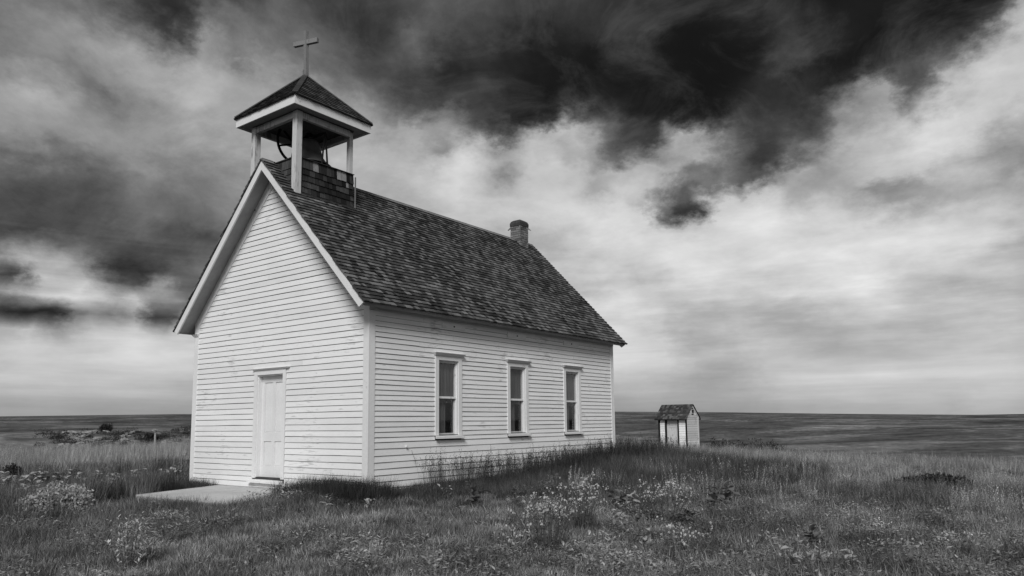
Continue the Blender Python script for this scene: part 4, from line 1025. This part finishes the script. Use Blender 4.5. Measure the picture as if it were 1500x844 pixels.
for k, (px, py, s) in enumerate(BANK):
    row_ = sorted(q[0] for q in BANK if (q[1] < 715) == (py < 715)); place = ORD[row_.index(px)]
    weed(px, py + 8, s * 1.3, 'pale broad leaved weed left of the slab, %s from left in the %s row' % (place, 'upper' if py < 715 else 'lower'), 'pale', G1, seed=k, nst=4, nl=8, lean=.5)
for k, (px, py, s, lab) in enumerate(((92, 778, .16, 'small pale weed in short grass below the silver sagebush'), (155, 775, .14, 'small pale weed in short grass between sagebush and slab'), (235, 770, .18, 'small pale upright weed just below the slab corner'), (345, 757, .16, 'small pale weed at the foot of the slab front edge'), (440, 757, .15, 'small pale weed in front of the dark tuft beside the slab'), (480, 748, .22, 'pale spreading weed below the church front wall grass'), (538, 748, .22, 'pale weed just below the near church corner'), (497, 806, .18, 'pale leafy weed in the lawn, leftmost of the three below the church corner'), (523, 806, .2, 'pale leafy weed in the lawn, middle of the three below the church corner'), (545, 800, .15, 'pale leafy weed in the lawn, rightmost of the three below the church corner'),
                                   (655, 730, .2, 'small pale weed in dark grass before the first window'), (640, 840, .14, 'small pale weed at the bottom edge of the lawn'))):
    weed(px, py, s, lab, 'pale', None, seed=200 + k, nst=3, nl=5, lean=.5)
for k, (px, py, s, lab) in enumerate(((697, 742, .35, 'tall leafy weed standing in dark grass before the side wall'), (758, 745, .28, 'leafy weed in dark grass left of the upper white flowers'), (905, 752, .34, 'broad leaved weed beside the upper white flower clump'), (922, 748, .3, 'broad leaved weed left of the tall white flower clump'), (1005, 775, .34, 'broad leaved weed with large flat leaves below the tall white flower clump'), (905, 776, .24, 'low broad leaved weed right of the large white flower clump'), (935, 772, .22, 'low broad leaved weed between the flower clumps'), (945, 805, .24, 'low broad leaved weed left of the small white flowers'), (1045, 755, .4, 'dark broad leaved weed right of the tall white flower clump'), (1060, 747, .4, 'dark broad leaved weed at the foot of the pale stalks'),
                                   (1075, 842, .24, 'pale broad leaved weed at the bottom edge right of the flowers'), (1160, 842, .24, 'broad leaved weed with large leaves at the bottom edge'), (1195, 812, .3, 'broad leaved weed with a white flower spike in the right lawn'), (1255, 842, .24, 'broad leaved weed at the bottom edge under the right lawn'), (1330, 842, .2, 'low leafy weed at the bottom right of the lawn'), (1375, 815, .2, 'low leafy weed in the right lawn near the edge'), (905, 842, .22, 'low leafy weed at the bottom edge below the flowers'))):
    weed(px, py, s, lab, 'mid' if 'dark' in lab or 'tall leafy' in lab else ('pale' if k % 2 else 'mid'), None, seed=300 + k, nst=3 if s < .3 else 4, nl=6, lean=.35)

def mustard(px, py, w, h, nst, label, seed):
    x, y, z = on_ground(px, py); rr = random.Random(seed); t = thing('flowering_weed', label, 'wildflower', (x, y, z), None)
    st = MB(); fl = MB(); lf = MB()
    for s in range(nst):
        a = rr.uniform(0, 6.28); q = w * .5 * math.sqrt(rr.random()); hh = h * rr.uniform(.6, 1.0)
        b = np.array((x + math.cos(a) * q * .35, y + math.sin(a) * q * .35, z - .03)); tip = np.array((x + math.cos(a) * q, y + math.sin(a) * q, z + hh)); mid_ = b * .5 + tip * .5 + np.array((0, 0, .05))
        st.tube([b, mid_, tip], [.005, .004, .002], 4)
        for k in range(rr.randint(2, 4)):
            c = mid_ + (tip - mid_) * rr.uniform(.1, .9); e = c + np.array((rr.uniform(-.09, .09), rr.uniform(-.09, .09), rr.uniform(.03, .12))); st.tube([c, e], [.003, .002], 4, cap=False)
            for m_ in range(rr.randint(2, 6)):
                p = e + np.array((rr.gauss(0, .018), rr.gauss(0, .018), rr.gauss(0, .018))); u = np.array((rr.gauss(0, 1), rr.gauss(0, 1), rr.gauss(0, 1))); u /= np.linalg.norm(u); v = np.cross(u, (rr.gauss(0, 1), rr.gauss(0, 1), rr.gauss(0, 1))); v /= np.linalg.norm(v); sz = rr.uniform(.007, .014)
                for da, db in ((u, v), (v, -u), (-u, -v), (-v, u)): fl.poly([p, p + (da * .9 + db * .3) * sz, p + (da + db) * sz * .75, p + (db * .9 + da * .3) * sz], [(0, 1, 2, 3)])
        for k in range(7):
            c = b + (tip - b) * rr.uniform(.1, .85); aa = rr.uniform(0, 6.28); dv = np.array((math.cos(aa), math.sin(aa), .4)); sv = np.array((-dv[1], dv[0], 0)); L_ = rr.uniform(.03, .08)
            lf.poly([c, c + dv * L_ * .5 + sv * L_ * .18, c + dv * L_, c + dv * L_ * .5 - sv * L_ * .18], [(0, 1, 2, 3)])
    st.build('stems', M['stalk'], t); lf.build('leaves', M['leaf_mid'], t, kind='stuff'); fl.build('blossoms', M['petal'], t, kind='stuff')
mustard(800, 812, .82, .68, 40, 'largest clump of small white flowers in the foreground grass', 1)
mustard(850, 778, .66, .70, 30, 'tall clump of white flowers just behind the largest clump', 2)
mustard(975, 770, .95, .66, 34, 'wide clump of white flowers right of the others, before pale stalks', 3)
mustard(1003, 822, .6, .34, 12, 'small low clump of white flowers near the bottom centre', 4)
mustard(762, 815, .35, .30, 6, 'few white flowers at the left edge of the largest clump', 5)

def herb(px, py, w, h, nst, label, seed, mat='sage', cat='herb', name='pale_herb'):
    x, y, z = on_ground(px, py); rr = random.Random(seed); t = thing(name, label, cat, (x, y, z))
    st = MB(); lf = MB()
    for s in range(nst):
        a = rr.uniform(0, 6.28); q = w * .5 * math.sqrt(rr.random()); hh = h * rr.uniform(.45, 1.0) * (1 - .35 * q / (w * .5)); b = np.array((x + math.cos(a) * q * .25, y + math.sin(a) * q * .25, z - .03)); tip = np.array((x + math.cos(a) * q, y + math.sin(a) * q, z + hh)); mid_ = b * .45 + tip * .55 + np.array((0, 0, .04))
        st.tube([b, mid_, tip], [.005, .004, .002], 4)
        for k in range(34):
            u = rr.uniform(.12, 1.02); c = b + (mid_ - b) * u * 2 if u < .5 else mid_ + (tip - mid_) * (u * 2 - 1); aa = rr.uniform(0, 6.28); dv = np.array((math.cos(aa), math.sin(aa), rr.uniform(.2, 1.1))); sv = np.array((-dv[1], dv[0], 0)); L_ = rr.uniform(.03, .07) * (1.2 - .5 * u)
            lf.poly([c, c + dv * L_ * .5 + sv * L_ * .2, c + dv * L_, c + dv * L_ * .5 - sv * L_ * .2], [(0, 1, 2, 3)])
    st.build('stems', M['stalk'], t); lf.build('leaves', M[mat], t, kind='stuff')
herb(188, 838, .50, .82, 15, 'pale feathery herb standing alone in the left foreground lawn', 11, 'herb_pale')
herb(222, 824, .32, .34, 6, 'small pale feathery herb right of the tall one', 12, 'herb_pale')
herb(240, 768, .5, .28, 12, 'low pale feathery herb below the slab corner', 13)
herb(1195, 842, .4, .34, 10, 'pale feathery herb at the bottom edge of the right lawn', 14)
for k, (px, py, h) in enumerate(((1000, 718, .7), (1012, 722, .62), (1042, 712, .85), (1058, 716, .9), (1072, 712, .86), (1095, 720, .8), (1128, 722, .75), (1150, 716, .7), (940, 722, .45), (895, 716, .42))):
    herb(px, py, .16, h, 4, 'pale upright leafy stalk in the grass before the outhouse, %s from left' % ORD[sorted((1000, 1012, 1042, 1058, 1072, 1095, 1128, 1150, 940, 895)).index(px)], 60 + k, 'leaf_pale', 'herb', 'pale_stalk')
for o in [o for o in COL.objects if o.name.startswith('pale_stalk')]: o['group'] = 'pale stalks before the outhouse'
x, y, z = on_ground(82, 760)
bush('sagebush', 'silver grey rounded sagebush in the grass left of the slab', 0, 0, 0, 1.15, .66, 6500, .055, M['sage'], 'bush', None, 16, 51, (x, y))
x, y, z = on_ground(30, 748)
bush('sagebush', 'small dark grey sagebush left of the silver one', 0, 0, 0, .6, .24, 1600, .045, M['leaf_mid'], 'bush', None, 8, 52, (x, y))
x, y, z = on_ground(17, 705)
bush('bush', 'small dark bush at the left edge behind pale weeds', 0, 0, 0, .75, .55, 900, .06, M['leaf_dark'], 'bush', None, 7, 53, (x, y))
x, y, z = on_ground(1378, 720)
bush('bush', 'low dark bush in the right hand field near the crest', 0, 0, 0, 1.3, .42, 2200, .07, M['leaf_dark'], 'bush', None, 10, 54, (x, y))
x, y, z = on_ground(1340, 716)
bush('bush', 'smaller dark bush touching the left of the low dark bush', 0, 0, 0, .8, .30, 1100, .06, M['leaf_dark'], 'bush', None, 8, 55, (x, y))

# ------------------------------------------------------------------ grass: tufts of blades scattered over the ground
class TB:
    """template builder: collects blades with one lightness value per blade"""
    def __init__(s): s.v = []; s.f = []; s.b = []
    def blade(s, x, y, h, w, a, lean, curl, val, z0=-.03, seg=3):
        base = len(s.v); dx_, dy_ = math.cos(a), math.sin(a); sx, sy = -dy_, dx_
        for i in range(seg):
            t = i / seg; d = lean * t + curl * t * t; ww = w * (1 - .75 * t) / 2
            px, py, pz = x + dx_ * d, y + dy_ * d, z0 + (h - z0) * t * (1 - .18 * abs(curl) * t / max(h, .01) * .5)
            s.v += [(px - sx * ww, py - sy * ww, pz), (px + sx * ww, py + sy * ww, pz)]; s.b += [val, val]
        d = lean + curl; s.v.append((x + dx_ * d, y + dy_ * d, h * (1 - .09 * abs(curl) / max(h, .01)))); s.b.append(val)
        for i in range(seg - 1): q = base + 2 * i; s.f.append((q, q + 1, q + 3, q + 2))
        q = base + 2 * (seg - 1); s.f.append((q, q + 1, q + 2))
    def leaf(s, p, d, up, L, w, val):
        base = len(s.v); p = np.array(p); d = np.array(d); u = np.array(up)
        s.v += [tuple(p), tuple(p + d * L * .5 + u * w), tuple(p + d * L), tuple(p + d * L * .5 - u * w)]; s.b += [val] * 4; s.f.append((base, base + 1, base + 2, base + 3))
def tuft(seed, n, rad, h0, h1, w, lean, curl):
    t = TB(); r = random.Random(seed)
    for _ in range(n):
        a = r.uniform(0, 6.283); q = rad * math.sqrt(r.random()); h = r.uniform(h0, h1)
        t.blade(math.cos(a) * q, math.sin(a) * q, h, w * r.uniform(.7, 1.3), a + r.gauss(0, .9), lean * h * r.uniform(.2, 1.2), curl * h * r.uniform(0, 1.1), r.random())
    return t
def seeded(seed, n):
    t = tuft(seed, 8, .08, .25, .45, .008, .3, .3); r = random.Random(seed + 1)
    for _ in range(n):
        a = r.uniform(0, 6.283); h = r.uniform(.55, .9); x, y = r.uniform(-.08, .08), r.uniform(-.08, .08); le = h * r.uniform(.05, .25); val = r.random()
        t.blade(x, y, h, .007, a, le, le * .5, val, seg=4)
        for k in range(16):
            u = .66 + .36 * k / 16; px, py, pz = x + math.cos(a) * le * (u + .5 * u * u), y + math.sin(a) * le * (u + .5 * u * u), h * u; b = r.uniform(0, 6.283); d = np.array((math.cos(b), math.sin(b), r.uniform(.1, .9))); up = np.array((-d[1], d[0], 0))
            t.leaf((px, py, pz), d, up, r.uniform(.03, .07) * (1.3 - u * .5), .006, val * .8)
    return t
def spike(seed, n, h0=.3, h1=.6):
    t = tuft(seed, 6, .06, .1, .25, .008, .4, .3); r = random.Random(seed + 1)
    for _ in range(n):
        a = r.uniform(0, 6.283); h = r.uniform(h0, h1); x, y = r.uniform(-.10, .10), r.uniform(-.10, .10); le = h * r.uniform(.02, .25); val = r.uniform(.3, 1)
        t.blade(x, y, h, .006, a, le, 0, val)
        for k in range(26):
            u = .25 + .75 * k / 26; b = k * 2.4 + r.uniform(-.5, .5); d = np.array((math.cos(b), math.sin(b), r.uniform(.3, 1.2))); up = np.array((-d[1], d[0], 0))
            t.leaf((x + math.cos(a) * le * u, y + math.sin(a) * le * u, h * u), d, up, r.uniform(.02, .05) * (1.3 - .7 * u), .007, val * r.uniform(.7, 1.1))
    return t
def forb(seed, n, h0, h1, L0, L1):
    t = TB(); r = random.Random(seed)
    for _ in range(n):
        a = r.uniform(0, 6.283); q = .13 * math.sqrt(r.random()); h = r.uniform(h0, h1); x, y = math.cos(a) * q, math.sin(a) * q; b = r.uniform(0, 6.283); d = np.array((math.cos(b), math.sin(b), r.uniform(-.2, .6))); up = np.array((-d[1], d[0], r.uniform(-.3, .3)))
        t.leaf((x, y, h), d, up, r.uniform(L0, L1), r.uniform(.25, .4) * L0, r.random())
    for _ in range(n // 4):
        a = r.uniform(0, 6.283); q = .12 * math.sqrt(r.random()); t.blade(math.cos(a) * q, math.sin(a) * q, r.uniform(h0, h1), .005, a, .03, 0, r.random() * .5)
    return t
# kinds: 0-2 lawn, 3-5 middling, 6-8 tall, 9-10 seed heads, 11-12 pale spikes, 13-14 small leaves, 15 dry stalks
TPL = [tuft(1, 46, .16, .02, .08, .007, .8, .6), tuft(2, 46, .16, .02, .10, .007, 1.0, .7), tuft(3, 40, .15, .03, .13, .007, .9, .8),
       tuft(4, 36, .14, .06, .22, .008, .6, .6), tuft(5, 36, .14, .08, .26, .008, .7, .7), tuft(6, 30, .12, .10, .32, .008, .5, .5),
       tuft(7, 34, .13, .25, .58, .009, .3, .35), tuft(8, 34, .13, .28, .62, .009, .45, .35), tuft(9, 30, .12, .22, .55, .009, .55, .5),
       seeded(10, 5), seeded(11, 6), spike(12, 6), spike(13, 7, .25, .5), forb(14, 44, .04, .16, .03, .06), forb(15, 44, .06, .24, .03, .06), tuft(16, 16, .10, .35, .70, .006, .25, .3)]
NTPL = len(TPL)

def scatter_points():
    n = 150000; az_lim = math.radians(50)
    u = RG.random(n); r0, r1, rm = 1.6, 72.0, 7.0
    # area density even up to rm, then falling as r^-1.15
    e = .85; I1 = rm * rm / 2 - r0 * r0 / 2; I2 = rm ** 1.15 * (r1 ** e - rm ** e) / e; tot = I1 + I2; q = u * tot
    r = np.where(q < I1, np.sqrt(np.maximum(r0 * r0 + 2 * q, 0)), (np.maximum(q - I1, 0) / rm ** 1.15 * e + rm ** e) ** (1 / e))
    a = YAW + RG.uniform(-az_lim, az_lim, n); x = CAM[0] + r * np.sin(a); y = CAM[1] + r * np.cos(a)
    rel = np.degrees(a - YAW)
    # extra tall grass along the church walls and the slab
    ex = []
    def strip(n, x0, x1, y0, y1): ex.append(np.c_[RG.uniform(x0, x1, n), RG.uniform(y0, y1, n)])
    strip(1500, .06, 1.0, .1, 9.3); strip(1500, .06, 3.2, 2.0, 10.5); strip(900, -1.35, .9, -1.3, -.04); strip(500, -4.7, -.4, -2.6, -1.9); strip(160, -5.9, -4.66, -.9, .2); strip(160, -5.0, -4.64, -1.9, -.2)
    E_ = np.vstack(ex); x = np.r_[x, E_[:, 0]]; y = np.r_[y, E_[:, 1]]
    dxx, dyy = x - CAM[0], y - CAM[1]; r = np.hypot(dxx, dyy); rel = np.degrees(np.arctan2(dxx, dyy) - YAW)
    inside = (x > -CW - .02) & (x < .03) & (y > -.03) & (y < CL + .03)
    inside |= (x > -4.63) & (x < -1.33) & (y > -1.84) & (y < .0)
    lx = (x - OC[0]) * OXA[0] + (y - OC[1]) * OXA[1]; ly = (x - OC[0]) * OYA[0] + (y - OC[1]) * OYA[1]
    inside |= (lx > -OW) & (lx < .02) & (ly > .0) & (ly < ODP)
    hidden = (x < -.3) & (y > 1.5) & (y < 9.5) & (rel > -24) & (rel < 7) & (r < 60) & (x > -20)
    k = ~(inside | hidden); x, y, r, rel = x[k], y[k], r[k], rel[k]; n = len(x)
    z = ground_z(x, y)
    p1 = vnoise(x * .55, y * .55, 21); p2 = vnoise(x * .18 + 9, y * .18, 22); p3 = vnoise(x * 1.7, y * 1.7, 23); rd = RG.random(n); rd2 = RG.random(n)
    side_d = np.where((y > -.2) & (y < 12.0) & (x > -.1), np.maximum(x, 0), 9.0)                  # distance in front of the long wall
    front_d = np.where((x < .9) & (x > -1.45), np.where(y < .0, -y, 9.0), 9.0)
    slab_d = np.where((x < -.3) & (x > -4.8) & (y < -1.8), -1.8 - y, 9.0)
    kind = np.zeros(n, int); tone = np.zeros(n); sc = RG.uniform(.75, 1.25, n)
    # short lawn in front, rougher to the right and further off
    rough = np.clip((r - 9.5) / 7, 0, 1) * .6 + np.clip((rel - 2) / 22, 0, 1) * .45 + (p1 - .5) * .9 + (p2 - .5) * .5
    p4 = vnoise(x * 3.4, y * 3.4, 25)
    kind = (rd2 * 3).astype(int); tone = .115 + .07 * (p1 - .5) + .05 * (p2 - .5) + .11 * (p4 - .5) * (p3 + .3)
    m = rough > .42; kind[m] = 3 + (rd2[m] * 3).astype(int); tone[m] = .10 + .09 * (p1[m] - .5) + .10 * (p4[m] - .5)
    m = (rough > .2) & (rd > .95 - .10 * p4); kind[m] = 13 + (rd2[m] * 2).astype(int); tone[m] = .11
    m = (rd > .985); kind[m] = 13; tone[m] = .13
    right = (rel > 3) & (r > 10)
    m = right & (rd < .10 + .22 * p2); kind[m] = np.where(rd2[m] < .45, 14, 4); tone[m] = .145 + .10 * (p3[m] - .4)
    m = right & (r > 13) & (rd > .92) & (p1 > .45); kind[m] = 11 + (rd2[m] * 2).astype(int); tone[m] = .17
    m = right & (r > 19); kind[m] = np.where(rd2[m] < .5, 3, np.where(rd2[m] < .80, 4, np.where(rd2[m] < .90, 14, np.where(rd2[m] < .95, 12, 5)))); tone[m] = .18 + .12 * (p1[m] - .4)
    m = right & (r > 14) & (p1 > .70) & (p4 > .3); tone[m] = .075
    m = right & (r > 26); tone[m] = .19 + .06 * (p1[m] - .5); kind[m] = np.where(rd[m] < .08, 12, np.where(rd[m] < .2, 15, kind[m]))
    # left: shaggy dark bank, then a pale strip of ripe grass at the edge
    left = rel < -14
    m = left & (r > 14.5) & (r < 27); kind[m] = np.where(p1[m] > .68, 5 + (rd2[m] * 2), 1 + rd2[m] * 3).astype(int); tone[m] = .075 + .08 * (p4[m] - .4)
    m = left & (r > 25) & (r <= 31); tone[m] = .08 + .09 * (p1[m] - .4); kind[m] = 3 + (rd2[m] * 2).astype(int)
    m = left & (r > 30); tone[m] = .29 + .12 * (p1[m] - .5); kind[m] = np.where(rd2[m] < .6, 5, 15)
    m = left & (r > 11) & (r < 15) & (rd < .5); kind[m] = 3 + (rd2[m] * 3).astype(int); tone[m] = .09
    # dark tall growth by the church
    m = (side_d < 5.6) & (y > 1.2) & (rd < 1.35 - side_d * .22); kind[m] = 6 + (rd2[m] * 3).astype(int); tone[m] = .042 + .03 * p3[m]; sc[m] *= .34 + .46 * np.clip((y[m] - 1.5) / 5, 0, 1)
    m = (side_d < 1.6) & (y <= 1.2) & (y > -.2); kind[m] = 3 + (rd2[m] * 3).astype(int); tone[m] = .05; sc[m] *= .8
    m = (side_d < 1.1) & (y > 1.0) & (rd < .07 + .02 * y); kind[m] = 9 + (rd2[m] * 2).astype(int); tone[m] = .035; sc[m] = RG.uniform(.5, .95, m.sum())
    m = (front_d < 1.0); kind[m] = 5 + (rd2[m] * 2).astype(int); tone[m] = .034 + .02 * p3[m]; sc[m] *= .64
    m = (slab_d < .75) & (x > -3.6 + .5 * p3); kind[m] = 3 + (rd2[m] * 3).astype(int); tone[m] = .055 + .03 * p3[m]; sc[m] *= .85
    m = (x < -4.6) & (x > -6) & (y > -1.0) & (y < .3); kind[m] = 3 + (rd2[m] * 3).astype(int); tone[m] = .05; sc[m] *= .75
    sc = np.where((kind >= 3) & (kind <= 5) & (r < 14), sc * .72, sc)
    sc = np.where(right & (kind >= 11) & (r < 40), sc * .78, sc)
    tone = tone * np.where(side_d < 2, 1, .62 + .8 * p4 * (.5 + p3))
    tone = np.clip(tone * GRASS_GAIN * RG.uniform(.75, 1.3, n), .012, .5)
    sc = sc * (1 + np.clip((r - 15) / 110, 0, .35))
    sc = np.where((kind >= 6) & (kind <= 8) & (r > 35), sc * .8, sc)
    return x, y, z, kind, tone, sc

def make_grass():
    x, y, z, kind, tone, sc = scatter_points(); n = len(x)
    V = []; F = []; blade = []; tid = []
    for i, t in enumerate(TPL):
        b = len(V); V += t.v; blade += t.b; tid += [i] * len(t.v); F += [tuple(b + k for k in f) for f in t.f]
    nt = len(V); V = V + list(zip(x.tolist(), y.tolist(), z.tolist()))
    me = bpy.data.meshes.new('grass'); me.from_pydata(V, [], F); N_ = len(V)
    def attr(name, typ, data, key='value'):
        a = me.attributes.new(name, typ, 'POINT'); a.data.foreach_set(key, np.asarray(data).ravel())
    attr('is_spot', 'FLOAT', np.r_[np.zeros(nt), np.ones(n)].astype(np.float32))
    attr('tid', 'INT', np.r_[tid, np.full(n, -1)].astype(np.int32))
    attr('blade', 'FLOAT', np.r_[blade, np.zeros(n)].astype(np.float32))
    attr('kind_of', 'INT', np.r_[np.zeros(nt), kind].astype(np.int32))
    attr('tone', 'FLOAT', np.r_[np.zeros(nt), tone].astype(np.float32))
    attr('grow', 'FLOAT', np.r_[np.zeros(nt), sc].astype(np.float32))
    rot = np.zeros((N_, 3), np.float32); rot[nt:, 2] = RG.uniform(0, 6.283, n); rot[nt:, 0] = RG.normal(0, .10, n); rot[nt:, 1] = RG.normal(0, .10, n)
    attr('turn', 'FLOAT_VECTOR', rot, 'vector')
    me.materials.append(M['grass'])
    o = bpy.data.objects.new('grass', me); COL.objects.link(o); o['kind'] = 'stuff'
    ng = bpy.data.node_groups.new('grass_scatter', 'GeometryNodeTree')
    ng.interface.new_socket('Geometry', in_out='INPUT', socket_type='NodeSocketGeometry'); ng.interface.new_socket('Geometry', in_out='OUTPUT', socket_type='NodeSocketGeometry')
    nd = ng.nodes; ln = ng.links
    gi = nd.new('NodeGroupInput'); go = nd.new('NodeGroupOutput')
    def named(name, typ):
        a = nd.new('GeometryNodeInputNamedAttribute'); a.data_type = typ; a.inputs['Name'].default_value = name; return a.outputs['Attribute']
    sp = nd.new('GeometryNodeSeparateGeometry'); sp.domain = 'POINT'; ln.new(gi.outputs[0], sp.inputs['Geometry'])
    cmp_ = nd.new('FunctionNodeCompare'); cmp_.data_type = 'FLOAT'; cmp_.operation = 'GREATER_THAN'; ln.new(named('is_spot', 'FLOAT'), cmp_.inputs[0]); cmp_.inputs[1].default_value = .5
    ln.new(cmp_.outputs[0], sp.inputs['Selection'])
    si = nd.new('GeometryNodeSplitToInstances'); si.domain = 'POINT'; ln.new(sp.outputs['Inverted'], si.inputs['Geometry']); ln.new(named('tid', 'INT'), si.inputs['Group ID'])
    ip = nd.new('GeometryNodeInstanceOnPoints'); ln.new(sp.outputs['Selection'], ip.inputs['Points']); ln.new(si.outputs['Instances'], ip.inputs['Instance'])
    ip.inputs['Pick Instance'].default_value = True; ln.new(named('kind_of', 'INT'), ip.inputs['Instance Index'])
    ln.new(named('turn', 'FLOAT_VECTOR'), ip.inputs['Rotation']); ln.new(named('grow', 'FLOAT'), ip.inputs['Scale'])
    ln.new(ip.outputs['Instances'], go.inputs[0])
    md = o.modifiers.new('scatter', 'NODES'); md.node_group = ng
    return o
make_grass()
